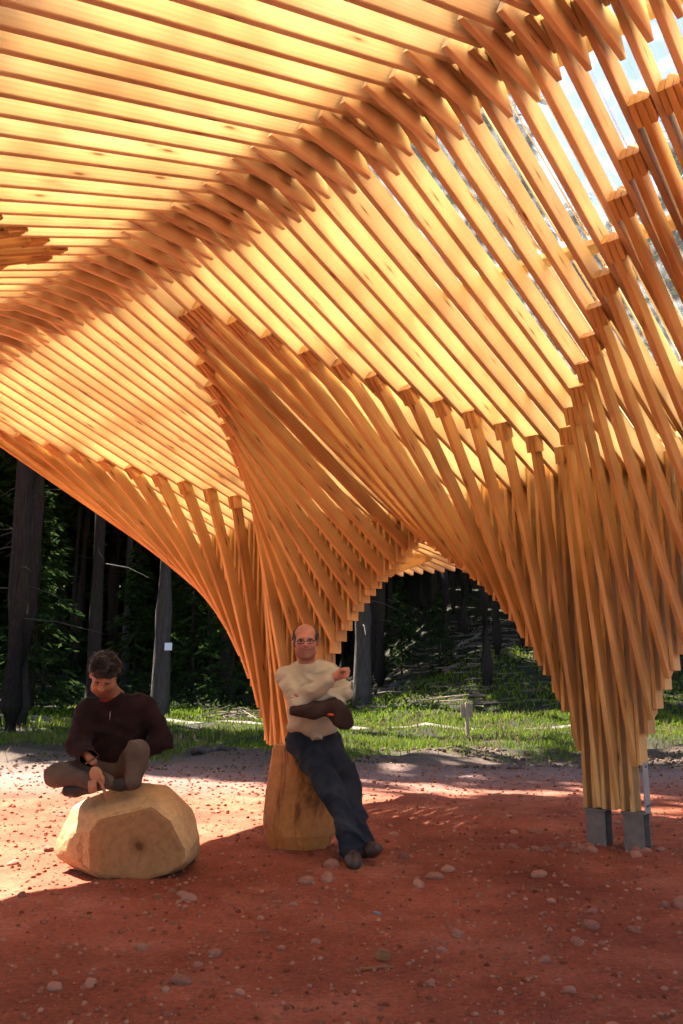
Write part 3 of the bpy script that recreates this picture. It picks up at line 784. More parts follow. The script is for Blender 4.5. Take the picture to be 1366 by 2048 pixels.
# boots
for nm, pts, rs in (('boot', [(0.070, 6.135, 0.125), (0.074, 6.120, 0.060), (0.082, 6.035, 0.048), (0.086, 5.985, 0.042)], [0.050, 0.052, 0.050, 0.040]),
                ('boot', [(0.135, 6.205, 0.155), (0.150, 6.190, 0.095), (0.205, 6.130, 0.105), (0.235, 6.095, 0.118)], [0.050, 0.052, 0.049, 0.038])):
    v = Vol((-0.05, 5.90, -0.03), (0.35, 6.32, 0.25), 0.006)
    v.chain(pts, rs, 0.02)
    if pts[0][2] < 0.13: v.keep(lambda x, y, z: 0.012 - z)
    v.obj(nm, M['boot'], pa)
# jacket rolled over the forearms
v = Vol((-0.45, 6.08, 0.80), (0.16, 6.48, 1.16), 0.007)
v.chain([(-0.325, 6.265, 1.010), (-0.20, 6.235, 1.012), (-0.060, 6.235, 1.045)], [0.040, 0.052, 0.050], 0.03)
v.chain([(-0.060, 6.245, 1.040), (0.005, 6.27, 0.985), (0.035, 6.30, 0.930)], [0.052, 0.056, 0.045], 0.03)
v.chain([(-0.05, 6.25, 1.000), (-0.01, 6.26, 0.93)], [0.045, 0.040], 0.03)
v.warp(folds(0.016, 0.05, 3.0, (1.0, 0.3, -0.3)))
jk = v.obj('folded_jacket', M['jacket'])
tag(jk, 'dark brown jacket rolled over the arms of the leaning man', 'jacket')
small_ell('lining', (-0.075, 6.196, 0.985), (0.026, 0.012, 0.010), np.eye(3), M['orange'], jk)
# spectacles
gp = []
for s in (-1, 1):
    ring = [T((s * 0.031 + 0.022 * math.copysign(abs(math.cos(a)) ** 0.5, math.cos(a)), -0.106 + 0.006 * abs(math.cos(a)), 0.003 + 0.0125 * math.copysign(abs(math.sin(a)) ** 0.5, math.sin(a)))) for a in [2 * math.pi * i / 14 for i in range(15)]]
    gp.append(tube_geo(ring, [0.0027] * 15, 5, False))
    gp.append(tube_geo([T((s * 0.054, -0.098, 0.008)), T((s * 0.080, -0.02, 0.010)), T((s * 0.083, 0.02, 0.004))], [0.0027] * 3, 5))
gp.append(tube_geo([T((-0.008, -0.108, 0.007)), T((0.008, -0.108, 0.007))], [0.0018] * 2, 5))
sv, sf = merge(gp); sp_ = mesh_obj('spectacles', sv, sf, M['glassframe']); tag(sp_, 'thin framed spectacles worn by the balding man', 'spectacles')

# ---- the man sitting cross-legged on the log
pb = empty('person', (-1.5, 6.05, 0.5))
tag(pb, 'dark-haired man in maroon fleece sitting cross-legged on the log, looking down', 'person')
HB = (-1.618, 5.985, 1.245); RB = rot_xyz(R(42), R(6), R(16))
v = Vol((-2.02, 5.60, 0.46), (-1.08, 6.40, 1.42), 0.006)
T = head(v, HB, RB)
v.chain([(-1.605, 6.02, 1.19), (-1.560, 6.11, 1.08), (-1.540, 6.15, 0.88), (-1.54, 6.18, 0.66)], [0.058, 0.075, 0.10, 0.11], 0.03)
v.chain([(-1.56, 6.12, 1.03), (-1.740, 6.09, 1.02), (-1.755, 5.95, 0.800), (-1.600, 5.785, 0.705)], [0.06, 0.045, 0.036, 0.026])
v.chain([(-1.56, 6.12, 1.03), (-1.365, 6.13, 1.045), (-1.215, 6.11, 0.825), (-1.330, 6.02, 0.740)], [0.06, 0.045, 0.036, 0.028])
v.chain([(-1.54, 6.18, 0.65), (-1.63, 6.12, 0.62), (-1.865, 5.89, 0.615), (-1.52, 5.80, 0.575)], [0.09, 0.07, 0.05, 0.036])
v.chain([(-1.54, 6.18, 0.65), (-1.44, 6.13, 0.63), (-1.335, 5.85, 0.750), (-1.348, 5.81, 0.60)], [0.09, 0.07, 0.042, 0.028])
# pointing hand
v.ell((-1.568, 5.755, 0.628), (0.041, 0.024, 0.052), 0.012, rot_xyz(0, R(-28), 0))
v.chain([(-1.543, 5.742, 0.598), (-1.518, 5.728, 0.560), (-1.498, 5.735, 0.515), (-1.487, 5.745, 0.470)], [0.0125, 0.0115, 0.0105, 0.009], 0.005)
for i in range(3):
    ox, oz = -0.017 * (i + 1), -0.004 * (i + 1)
    v.chain([(-1.551 + ox, 5.738, 0.594 + oz), (-1.543 + ox, 5.716, 0.562 + oz), (-1.540 + ox, 5.722, 0.532 + oz * 0.5), (-1.545 + ox, 5.744, 0.526)], [0.0118, 0.011, 0.010, 0.009], 0.004)
v.chain([(-1.541, 5.748, 0.635), (-1.518, 5.730, 0.610), (-1.508, 5.722, 0.582)], [0.013, 0.0115, 0.009], 0.006)
# other hand resting by the hip
v.ell((-1.345, 5.995, 0.715), (0.040, 0.030, 0.034), 0.012)
for i in range(4):
    v.chain([(-1.36, 5.985 - 0.016 * i, 0.705), (-1.385, 5.975 - 0.016 * i, 0.685), (-1.395, 5.98 - 0.016 * i, 0.662)], [0.0105, 0.0098, 0.009], 0.004)
v.chain([(-1.335, 5.975, 0.735), (-1.36, 5.95, 0.735)], [0.013, 0.010], 0.006)
body = v.obj('body', M['skin_b'], pb)
face_details(T, RB, body, brow=M['hair_d'], eyes_open=False)
v = Vol((-1.80, 5.80, 1.15), (-1.44, 6.20, 1.44), 0.005)
v.ell(T((0, 0.022, 0.048)), (0.096, 0.116, 0.108), 0.01, RB)
for i in range(60):
    a, b_ = random.uniform(0, 2 * math.pi), random.uniform(-0.05, 1)
    d = np.array((math.cos(a) * math.sqrt(max(0, 1 - b_ * b_)), math.sin(a) * math.sqrt(max(0, 1 - b_ * b_)), b_))
    v.ell(T(np.array((0, 0.022, 0.048)) + d * np.array((0.094, 0.112, 0.106))), (0.016, 0.018, 0.014), 0.016, RB)
RBi = RB.T
def hl(x, y, z):
    q = [x - HB[0], y - HB[1], z - HB[2]]
    ly = RBi[1][0] * q[0] + RBi[1][1] * q[1] + RBi[1][2] * q[2]; lz = RBi[2][0] * q[0] + RBi[2][1] * q[1] + RBi[2][2] * q[2]
    lx = RBi[0][0] * q[0] + RBi[0][1] * q[1] + RBi[0][2] * q[2]
    front = -(lz - 0.062 + 0.12 * np.abs(lx)) ; side = -(ly + 0.005)
    return np.maximum(np.minimum(front, side), -(lz + 0.045)) + 0.005 * np.sin(110 * x) * np.sin(90 * y)
v.keep(hl)
v.obj('hair', M['hair_d'], pb, 0)
strands('hair_lock', T((0, 0.022, 0.048)), (0.098, 0.118, 0.110), RB, 900, 0.026, 0.0032, M['hair_d'], pb, lambda l: l[2] > -0.01 and (l[1] > 0.02 or l[2] > 0.105 - 0.1 * abs(l[0])), 5, 0.4)
# fleece
v = Vol((-1.95, 5.78, 0.56), (-1.08, 6.42, 1.16), 0.007)
v.ell((-1.548, 6.135, 0.93), (0.205, 0.140, 0.20), 0.05); v.ell((-1.54, 6.165, 0.74), (0.195, 0.155, 0.16), 0.06)
v.cone((-1.72, 6.10, 1.015), (-1.385, 6.13, 1.04), 0.082, 0.082, 0.05)
v.cone((-1.575, 6.08, 1.085), (-1.56, 6.11, 1.04), 0.076, 0.088, 0.03)
v.chain([(-1.745, 6.09, 1.010), (-1.757, 5.955, 0.800), (-1.622, 5.800, 0.718)], [0.080, 0.064, 0.046], 0.035)
v.chain([(-1.365, 6.13, 1.030), (-1.212, 6.11, 0.825), (-1.318, 6.025, 0.748)], [0.080, 0.066, 0.050], 0.035)
v.warp(folds(0.018, 0.08, 4.0, (0.4, 0.2, 1.0))); v.warp(folds(0.008, 0.045, 1.0, (-0.6, 0.2, 0.8)))
v.ell((-1.590, 6.045, 1.135), (0.064, 0.072, 0.055), 0.012, None, True)
v.obj('fleece', M['maroon'], pb)
v = Vol((-1.70, 5.92, 1.03), (-1.46, 6.22, 1.16), 0.005)
v.chain([(-1.590, 6.055, 1.100), (-1.575, 6.085, 1.075)], [0.060, 0.068], 0.02); v.ell((-1.592, 6.04, 1.14), (0.056, 0.06, 0.06), 0.01, None, True)
v.obj('collar', M['red_tee'], pb)
small_ell('zip', (-1.560, 5.992, 0.985), (0.0022, 0.005, 0.030), np.eye(3), M['gold'], pb)
# trousers
v = Vol((-2.02, 5.64, 0.46), (-1.16, 6.42, 0.92), 0.007)
v.ell((-1.54, 6.18, 0.655), (0.20, 0.16, 0.115), 0.04)
v.chain([(-1.63, 6.12, 0.625), (-1.865, 5.89, 0.610), (-1.505, 5.795, 0.575)], [0.098, 0.068, 0.052], 0.03)
v.chain([(-1.44, 6.13, 0.64), (-1.332, 5.84, 0.762), (-1.345, 5.80, 0.590)], [0.098, 0.072, 0.058], 0.03)
v.warp(folds(0.017, 0.07, 2.0, (1, 0.6, 0.5)))
v.obj('trousers', M['khaki'], pb)
for pts, rs in (([(-1.55, 5.82, 0.565), (-1.62, 5.83, 0.548), (-1.72, 5.85, 0.520), (-1.775, 5.855, 0.515)], [0.044, 0.044, 0.042, 0.036]),
                ([(-1.350, 5.80, 0.600), (-1.360, 5.80, 0.570), (-1.42, 5.795, 0.560), (-1.455, 5.79, 0.556)], [0.044, 0.042, 0.038, 0.032])):
    v = Vol((-1.85, 5.62, 0.44), (-1.25, 5.92, 0.68), 0.006)
    v.chain(pts, rs, 0.02); v.obj('shoe', M['black'], pb)
wv_ = [(-1.612 + 0.036 * math.cos(a), 5.790 + 0.030 * math.sin(a), 0.712 + 0.022 * math.cos(a)) for a in [2 * math.pi * i / 12 for i in range(13)]]
bv, bf = tube_geo(wv_, [0.006] * 13, 6, False); br_ = mesh_obj('bracelet', bv, bf, M['khaki']); tag(br_, 'pale bracelet on the pointing wrist of the seated man', 'bracelet')

# ---------------------------------------------------------------- forest
def leaf_mat(name, a, b_, trans=0.45):
    m, nt, b = new_mat(name); L = nt.links.new
    nt.nodes.remove(b); out = nt.nodes['Material Output']
    geo = N(nt, 'ShaderNodeNewGeometry')
    r = ramp(nt, [(0.0, a), (0.6, tuple((x + y) / 2 for x, y in zip(a, b_))), (1.0, b_)]); L(geo.outputs['Random Per Island'], r.inputs[0])
    d = N(nt, 'ShaderNodeBsdfDiffuse'); t = N(nt, 'ShaderNodeBsdfTranslucent'); mx = N(nt, 'ShaderNodeMixShader', inp={0: trans})
    L(r.outputs[0], d.inputs[0]); L(r.outputs[0], t.inputs[0]); L(d.outputs[0], mx.inputs[1]); L(t.outputs[0], mx.inputs[2]); L(mx.outputs[0], out.inputs[0])
    return m
M['needle'] = leaf_mat('conifer_needles', (0.011, 0.021, 0.007), (0.045, 0.078, 0.022), 0.35)
M['bright_leaf'] = leaf_mat('spring_leaves', (0.010, 0.018, 0.005), (0.036, 0.054, 0.014), 0.4)
M['grass'] = leaf_mat('grass_blades', (0.055, 0.098, 0.010), (0.17, 0.215, 0.026), 0.4)
M['straw'] = leaf_mat('dead_straw', (0.10, 0.075, 0.04), (0.22, 0.165, 0.09), 0.3)
def bark_mat(name, a, b_):
    m, nt, b = new_mat(name); L = nt.links.new
    tc = N(nt, 'ShaderNodeTexCoord'); mp = N(nt, 'ShaderNodeMapping'); mp.inputs['Scale'].default_value = (7, 7, 1.3); L(tc.outputs['Object'], mp.inputs[0])
    n = N(nt, 'ShaderNodeTexNoise', inp={'Scale': 2.0, 'Detail': 4, 'Roughness': 0.7}); L(mp.outputs[0], n.inputs[0])
    n2 = N(nt, 'ShaderNodeTexNoise', inp={'Scale': 0.8, 'Detail': 2}); L(tc.outputs['Object'], n2.inputs[0])
    r = ramp(nt, [(0.35, a), (0.68, b_)]); L(n.outputs[0], r.inputs[0])
    rm = ramp(nt, [(0.5, (0, 0, 0)), (0.72, (0.6, 0.6, 0.6))]); L(n2.outputs[0], rm.inputs[0])
    c = mixc(nt, r.outputs[0], (0.028, 0.036, 0.012), rm.outputs[0])
    L(c, b.inputs['Base Color']); b.inputs['Roughness'].default_value = 0.95; b.inputs['Specular IOR Level'].default_value = 0.1
    bump(nt, b, n.outputs[0], 0.7, 0.03)
    return m
M['bark'] = bark_mat('conifer_bark', (0.013, 0.010, 0.009), (0.045, 0.034, 0.028))
M['bark_g'] = bark_mat('grey_bark', (0.036, 0.030, 0.028), (0.095, 0.080, 0.072))
M['twig'] = plain('dead_twigs', (0.045, 0.036, 0.028), 0.95)
M['deadwood'] = plain('dead_wood', (0.14, 0.10, 0.07), 0.9, 0, 12, 0.4, 0.4)

def quads(P, A, B):
    """Leaf-like quads: centres P, half-axes A and B (arrays)."""
    n = len(P)
    V = np.empty((n, 4, 3)); V[:, 0] = P - A; V[:, 1] = P + B * 0.8 - A * 0.1; V[:, 2] = P + A; V[:, 3] = P - B * 0.8 - A * 0.1
    return V.reshape(-1, 3), np.arange(4 * n).reshape(-1, 4)
def leaf_mesh(name, P, A, B, mat):
    V, F = quads(P, A, B)
    me = bpy.data.meshes.new(name); me.from_pydata(V.tolist(), [], F.tolist()); me.materials.append(mat); me.update(); return me
def spray_mesh(name, z0, z1, r0, r1, n, size, mat, seed, droop=0.35):
    q = np.random.default_rng(seed)
    # branches, each carrying sprays
    nb = max(8, n // 26); P, A, B = [], [], []
    for i in range(nb):
        f = i / nb; z = z0 + (z1 - z0) * (f ** 0.9) + q.normal() * 0.15; rr = (r0 + (r1 - r0) * f) * q.uniform(0.65, 1.1)
        an = q.uniform(0, 2 * np.pi); d = np.array((np.cos(an), np.sin(an), 0)); s = np.array((-d[1], d[0], 0))
        m = n // nb
        u = q.uniform(0.12, 1, m) ** 0.8
        c = d * (u * rr)[:, None] + np.array((0, 0, 1)) * (z - droop * rr * u ** 1.6 + q.normal(0, 0.07, m))[:, None] + s * (q.normal(0, 0.22, m) * (0.3 + 0.4 * u) * rr)[:, None]
        dirs = d * 0.8 + s * q.normal(0, 0.7, (m, 1)) + np.array((0, 0, -1)) * q.uniform(0.1, 0.6, (m, 1))
        dirs /= np.linalg.norm(dirs, axis=1)[:, None]
        nr = np.cross(dirs, q.normal(0, 1, (m, 3)) * 0.6 + np.array((0, 0, 1))); nr /= np.linalg.norm(nr, axis=1)[:, None]
        L_ = size * q.uniform(0.6, 1.4, m)
        P.append(c); A.append(dirs * L_[:, None]); B.append(nr * (L_ * 0.34)[:, None])
    return leaf_mesh(name, np.concatenate(P), np.concatenate(A), np.concatenate(B), mat)
crown_meshes = [spray_mesh('crown', 9.5, 24, 3.0, 0.4, 1800, 0.44, M['needle'], 11 + i) for i in range(3)]
high_crowns = [spray_mesh('crown', 17.0, 27, 2.6, 0.4, 1300, 0.42, M['needle'], 31 + i) for i in range(2)]
young_meshes = [spray_mesh('crown', 0.5, 6.5, 1.9, 0.15, 2200, 0.16, M['needle'], 51 + i, 0.25) for i in range(3)]
def trunk_mesh(h, r, seed, mat):
    q = random.Random(seed); pts, rs = [], []
    for i in range(9):
        f = i / 8; z = -0.3 + (h + 0.3) * f
        pts.append((q.uniform(-1, 1) * 0.05 * (i > 0), q.uniform(-1, 1) * 0.05 * (i > 0), z)); rs.append(r * (1 - 0.8 * f) * (1.28 if i == 0 else 1))
    pts.insert(1, (0, 0, 0.55)); rs.insert(1, r * 1.03)
    V, F = tube_geo(pts, rs, 10)
    me = bpy.data.meshes.new('trunk'); me.from_pydata([tuple(v) for v in V], [], F); me.materials.append(mat)
    me.polygons.foreach_set('use_smooth', [True] * len(me.polygons)); me.update(); return me
trunk_meshes = [trunk_mesh(24, 1.0, i, M['bark']) for i in range(3)]
trunk_grey = trunk_mesh(25, 1.0, 9, M['bark_g'])
def dead_mesh(seed):
    q = random.Random(seed); parts = []
    for i in range(15):
        z = q.uniform(2.2, 11); a = q.uniform(0, 6.28); L_ = q.uniform(0.5, 1.9); d = Vector((math.cos(a), math.sin(a), q.uniform(-0.35, 0.05)))
        p0 = Vector((0, 0, z)); p1 = p0 + d * L_ * 0.5; p2 = p1 + (d + Vector((q.uniform(-.3, .3), q.uniform(-.3, .3), -0.2))) * L_ * 0.5
        parts.append(tube_geo([p0, p1, p2], [0.022, 0.013, 0.005], 3, False))
    V, F = merge(parts); me = bpy.data.meshes.new('dead_branches'); me.from_pydata(V, [], F); me.materials.append(M['twig']); me.update(); return me
dead_meshes = [dead_mesh(i) for i in range(3)]
def link(me, name, parent, sc=(1, 1, 1), rz=0.0, kind=None):
    o = bpy.data.objects.new(name, me); C.objects.link(o); o.parent = parent; o.scale = sc; o.rotation_euler = (0, 0, rz)
    if kind: o['kind'] = kind
    return o
TREES = []
def tree(x, y, r, label, group=None, grey=False, crown=None, dead=True, name='conifer_tree'):
    i = len(TREES); q = random.Random(100 + i)
    e = empty(name, (x, y, ground_z(x, y) - 0.05)); e.rotation_euler = (R(q.uniform(-1.2, 1.2)), R(q.uniform(-1.2, 1.2)), 0)
    tag(e, label, 'tree', group)
    rz = q.uniform(0, 6.28); s = q.uniform(0.9, 1.12)
    link(trunk_grey if grey else trunk_meshes[i % 3], 'trunk', e, (r, r, s), rz)
    link(crown if crown else crown_meshes[i % 3], 'crown', e, (s, s, s), rz + 1, 'stuff')
    if dead: link(dead_meshes[i % 3], 'dead_branch', e, (1, 1, 1), rz + 2, 'stuff')
    TREES.append((x, y)); return e
HC = high_crowns
tree(-5.12, 25.0, 0.27, 'grey conifer trunk with a small white notice nailed to it', grey=True, crown=HC[0], dead=False)
tree(-7.35, 19.8, 0.25, 'dark conifer trunk nearest the left edge of the picture', crown=HC[1])
tree(-8.15, 22.6, 0.20, 'dark conifer trunk just behind the one nearest the left edge', crown=HC[0])
tree(-6.75, 24.0, 0.20, 'dark conifer trunk behind the head of the seated man', crown=HC[1])
tree(0.62, 27.0, 0.29, 'bluish dark conifer trunk just right of the leaning man, through the arch', grey=True, crown=HC[0])
tree(4.55, 27.5, 0.20, 'slim dark conifer on the slope at the right end of the arch opening', crown=HC[1])
for x_, y_ in ((-11.5, 9.8), (-14.9, 24.6), (-12.2, 23.4), (-10.1, 23.8)):  # first one is out of view, added to shade the left roof slope
    tree(x_, y_, 0.27, 'tall unseen conifer beside the clearing, out to the left, placed for its shade', 'unseen shade conifers left of the clearing', dead=False)
clear = [(-1, 3), (-3, 3), (0.5, 2.0), (2, 4), (-2, 9), (3, 6), (-4, 5), (-2, 5), (-2.5, 7.5), (-1, 9), (1, 6), (0, 10), (3, 8), (2, 4), (4, 11), (5, 17), (3, 19), (1.5, 17), (7, 18), (3, 15.5), (1, 19), (0.6, 15.5), (2.2, 21), (4.5, 20), (2, 23), (4, 23), (6, 21), (0, 21), (1, 24.5), (-1.5, 22), (-3, 24)]
def ok_tree(x, y, dmin, top=26):
    for a, b_ in TREES:
        if (a - x) ** 2 + (b_ - y) ** 2 < dmin * dmin: return False
    for i, (qx, qy) in enumerate(clear):
        dx, dy = x - qx, y - qy; al = dx * SUN_H.x + dy * SUN_H.y; la = abs(dx * SUN_H.y - dy * SUN_H.x)
        if -3 < al < 0.81 * top and la < (4.0 if i < 15 else 2.7): return False
    return True
q = random.Random(21); tries = 0; n1 = 0
while n1 < 88 and tries < 5000:
    tries += 1
    y = 27 + 38 * q.random() ** 1.2; x = q.uniform(-0.55, 0.55) * y
    if abs(x + 0.205 * y) < 0.6 or (x > 0.235 * y and y < 46): continue
    if ok_tree(x, y, 1.9):
        tree(x, y, q.uniform(0.13, 0.26), 'dark conifer trunk standing deep in the shaded forest behind the pavilion', 'conifers deep in the forest', grey=q.random() < 0.06); n1 += 1
tries = 0; n2 = 0
while n2 < 24 and tries < 3000:
    tries += 1
    x = q.uniform(-48, -20); y = q.uniform(2, 44)
    if ok_tree(x, y, 4.0): tree(x, y, q.uniform(0.2, 0.32), 'tall unseen conifer beside the clearing, out to the left, placed for its shade', 'unseen shade conifers left of the clearing', dead=False); n2 += 1
tries = 0; n3 = 0
while n3 < 14 and tries < 3000:
    tries += 1
    x = q.uniform(15, 40); y = q.uniform(24, 46)
    if ok_tree(x, y, 4.0): tree(x, y, q.uniform(0.2, 0.32), 'tall conifer standing on the slope, out to the right', 'conifers right of the clearing', dead=False); n3 += 1
yl = ['young spruce with sunlit tips behind the left column', 'young spruce at the far end of the sunlit path', 'bushy young spruce behind the grey trunk with the notice', 'dark young spruce left of the seated man']
for i, (x, y, s) in enumerate(((-3.7, 30, 1.0), (-2.4, 40, 1.1), (-5.6, 33, 1.2), (-10.5, 30, 1.2), (-8.0, 34, 1.0), (2.3, 33.5, 0.6), (-4.6, 41, 1.2), (-12.5, 37, 1.3), (-7.0, 43, 1.3), (3.4, 30.5, 0.45))):
    e = empty('young_spruce', (x, y, ground_z(x, y) - 0.05))
    if i < 4: tag(e, yl[i], 'tree', 'young spruces at the forest edge')
    else: tag(e, 'young spruce half hidden among the dark forest trunks', 'tree', 'young spruces inside the forest')
    link(trunk_meshes[i % 3], 'trunk', e, (0.09 * s, 0.09 * s, 0.26 * s), i); link(young_meshes[i % 3], 'crown', e, (s, s, s), i * 1.3, 'stuff')

# the far wood that closes the view, one mass of foliage and stems
q = np.random.default_rng(5)
n = 30000
ang = q.uniform(-0.62, 0.62, n); dist = q.uniform(62, 82, n)
P = np.stack([np.sin(ang) * dist, np.cos(ang) * dist, np.zeros(n)], 1)
hz = np.array([hill(p[0], p[1]) for p in P]); P[:, 2] = hz + 24 * q.random(n) ** 1.3
A = q.normal(0, 1, (n, 3)); A /= np.linalg.norm(A, axis=1)[:, None]; B = np.cross(A, q.normal(0, 1, (n, 3))); B /= np.linalg.norm(B, axis=1)[:, None]
me = leaf_mesh('far_wood', P, A * q.uniform(0.7, 1.4, (n, 1)), B * q.uniform(0.5, 1.1, (n, 1)), M['needle'])
o = bpy.data.objects.new('far_wood', me); C.objects.link(o); tag(o, 'dark far wood closing the view behind the trunks', 'wood', kind='stuff')

# low growth on the forest floor
n = 16000
x = q.uniform(-16, 16, n); y = 24.5 + 24 * q.random(n) ** 1.1
pts = np.stack([x, y], 1); zz = np.array([ground_z(a, b_) for a, b_ in pts])
den = np.array([noise.noise(Vector((a * 0.35, b_ * 0.35, 7))) for a, b_ in pts]); keep = den > -0.05
P = np.stack([x, y, zz + np.abs(q.normal(0, 0.22, n)) + 0.03], 1)[keep]; m_ = len(P)
A = q.normal(0, 1, (m_, 3)); A[:, 2] = np.abs(A[:, 2]); A /= np.linalg.norm(A, axis=1)[:, None]; B = np.cross(A, q.normal(0, 1, (m_, 3))); B /= np.linalg.norm(B, axis=1)[:, None]
me = leaf_mesh('undergrowth', P, A * 0.075, B * 0.045, M['bright_leaf']); o = bpy.data.objects.new('undergrowth', me); C.objects.link(o)
tag(o, 'low brambles and seedlings over the forest floor', 'undergrowth', kind='stuff')

# ---------------------------------------------------------------- grass on the verge
def path_y(x): return 21.2 + 0.42 * (-x) if x < 0 else 21.2 - 0.10 * x
def grass(name, n, xr, yr, h, mat, thr, seed, label, wid=0.008):
    q = np.random.default_rng(seed)
    x = q.uniform(*xr, n); y = q.uniform(*yr, n)
    V = []; F = []
    for a, b_ in zip(x, y):
        d = noise.noise(Vector((a * 0.45, b_ * 0.45, seed))) + 0.5 * noise.noise(Vector((a * 1.3, b_ * 1.3, seed + 3)))
        edge = 15.0 + 1.3 * noise.noise(Vector((a * 0.4, 0, 3))) + (0.0 if a < 0.5 else 0.8)
        if d < thr - max(0, min(1, (b_ - edge) / 2.5)) * 0.6 or b_ < edge - 2.2 * q.random() ** 2.5: continue
        if abs(b_ - path_y(a)) < 0.34: continue
        hh = h * q.uniform(0.4, 1.3) * (1 + 0.5 * d); an = q.uniform(0, 6.28); w = wid * q.uniform(0.7, 1.5) * (1 + (b_ - 14) * 0.05)
        dx, dy = math.cos(an) * w, math.sin(an) * w; lx, ly = q.normal(0, 0.45) * hh, q.normal(0, 0.45) * hh
        z = ground_z(a, b_) - 0.01; i = len(V)
        V += [(a - dx, b_ - dy, z), (a + dx, b_ + dy, z), (a + lx * .4 + dx * .6, b_ + ly * .4 + dy * .6, z + hh * .65), (a + lx * .4 - dx * .6, b_ + ly * .4 - dy * .6, z + hh * .65), (a + lx, b_ + ly, z + hh * (1 - 0.25 * abs(lx / hh)))]
        F += [(i, i + 1, i + 2, i + 3), (i + 3, i + 2, i + 4)]
    o = mesh_obj(name, V, F, mat); tag(o, label, 'grass', kind='stuff')
grass('grass', 52000, (-7, 10), (13.6, 23.5), 0.095, M['grass'], 0.12, 3, 'tufted green grass along the verge')
grass('grass', 16000, (-12, 11), (22.0, 31), 0.16, M['grass'], 0.1, 13, 'rough grass at the edge of the forest', 0.014)
grass('dry_grass', 9000, (-8, 10), (13.2, 24), 0.15, M['straw'], 0.22, 23, 'dead straw and bent stalks on the verge')

# gravel path across the grass
pv, pf = [], []
xs = [-14 + 0.4 * i for i in range(75)]
for i, a in enumerate(xs):
    c = path_y(a); w = 0.30 + 0.06 * noise.noise(Vector((a, 0, 0)))
    for s in (-1, -0.33, 0.33, 1): pv.append((a, c + s * w, ground_z(a, c + s * w) + 0.05 - 0.03 * abs(s)))
for i in range(len(xs) - 1):
    for j_ in range(3): b_ = i * 4 + j_; pf.append((b_, b_ + 4, b_ + 5, b_ + 1))
M['gravel'] = plain('gravel_path', (0.12, 0.10, 0.085), 0.95, 0, 20, 0.3, 0.6, 0.02)
o = mesh_obj('path', pv, pf, M['gravel'], smooth=True); tag(o, kind='structure')

# fallen timber
def fallen(name, p0, p1, r, label, mat):
    p0 = Vector((*p0, ground_z(*p0) + r * 0.6)); p1 = Vector((*p1, ground_z(*p1) + r * 0.6)); n_ = 7; pts = []
    for i in range(n_): pts.append(p0.lerp(p1, i / (n_ - 1)) + Vector((0, 0, 0.05 * math.sin(i * 2.1))))
    V, F = tube_geo(pts, [r * (1 - 0.4 * i / (n_ - 1)) * (1 + 0.12 * math.sin(i * 3.7)) for i in range(n_)], 9)
    o = mesh_obj(name, V, F, mat, smooth=True); tag(o, label, 'log')
fallen('fallen_log', (-2.45, 14.6), (-1.75, 14.9), 0.07, 'short weathered log lying at the edge of the grass, between the two men', M['bark_g'])
fallen('fallen_log', (1.0, 29.5), (2.6, 31), 0.12, 'mossy fallen trunk slanting up the bank beyond the arch', M['bark_g'])
fallen('fallen_log', (3.5, 30), (6.2, 31.5), 0.12, 'long pale fallen trunk high on the sunlit slope', M['deadwood'])
fallen('fallen_log', (3.0, 32), (5.5, 34.5), 0.10, 'thin fallen trunk behind the long pale one on the slope', M['deadwood'])
parts = []
q = random.Random(4)
for i in range(46):
    x, y = -2.6 + q.gauss(0, 0.55), 24.6 + q.gauss(0, 0.35); z = ground_z(x, y) + abs(q.gauss(0, 0.16)); a = q.uniform(0, 3.14); L_ = q.uniform(0.4, 1.3)
    d = Vector((math.cos(a), math.sin(a), q.uniform(-0.15, 0.3))) * L_ / 2; c = Vector((x, y, z + 0.05))
    parts.append(tube_geo([c - d, c + d], [0.022, 0.012], 4))
V, F = merge(parts); o = mesh_obj('brush_pile', V, F, M['deadwood']); tag(o, 'heap of cut brushwood beside the sunlit path', 'brushwood', kind='stuff')

parts = []
q = random.Random(14)
for i in range(420):
    x, y = q.uniform(0.5, 9.5), q.uniform(25, 38); z = ground_z(x, y) + abs(q.gauss(0, 0.06)); a = q.gauss(0.4, 0.7); L_ = q.uniform(0.3, 1.6)
    d = Vector((math.cos(a), math.sin(a), q.uniform(-0.05, 0.2))) * L_ / 2; c = Vector((x, y, z + 0.03)); rr = q.uniform(0.008, 0.03)
    parts.append(tube_geo([c - d, c + d], [rr, rr * 0.5], 4))
V, F = merge(parts); o = mesh_obj('slope_litter', V, F, M['deadwood']); tag(o, 'fallen sticks and branches littering the slope beyond the arch', 'brushwood', kind='stuff')

# ---------------------------------------------------------------- sign post and notice
M['post'] = plain('weathered_post', (0.30, 0.22, 0.15), 0.85, 0, 14, 0.3, 0.3)
sx, sy = 2.60, 18.4; sz = ground_z(sx, sy)
e = empty('sign_post', (sx, sy, sz)); tag(e, 'small wooden signpost seen from behind, on the grass beyond the arch', 'signpost')
V, F = box_geo(sx - 0.035, sx + 0.035, sy - 0.03, sy + 0.03, sz - 0.1, sz + 0.68); mesh_obj('post', V, F, M['post'], e)
V, F = box_geo(sx - 0.125, sx + 0.125, sy + 0.031, sy + 0.05, sz + 0.38, sz + 0.66); mesh_obj('board', V, F, M['post'], e)
M['paper'] = plain('white_notice', (0.62, 0.72, 0.78), 0.7)
tz = ground_z(-5.12, 25.0)
V, F = box_geo(-4.99, -4.78, 24.70, 24.712, tz + 1.85, tz + 2.06)
o = mesh_obj('notice', V, F, M['paper']); tag(o, 'small pale blue-white notice pinned to the grey trunk', 'notice')

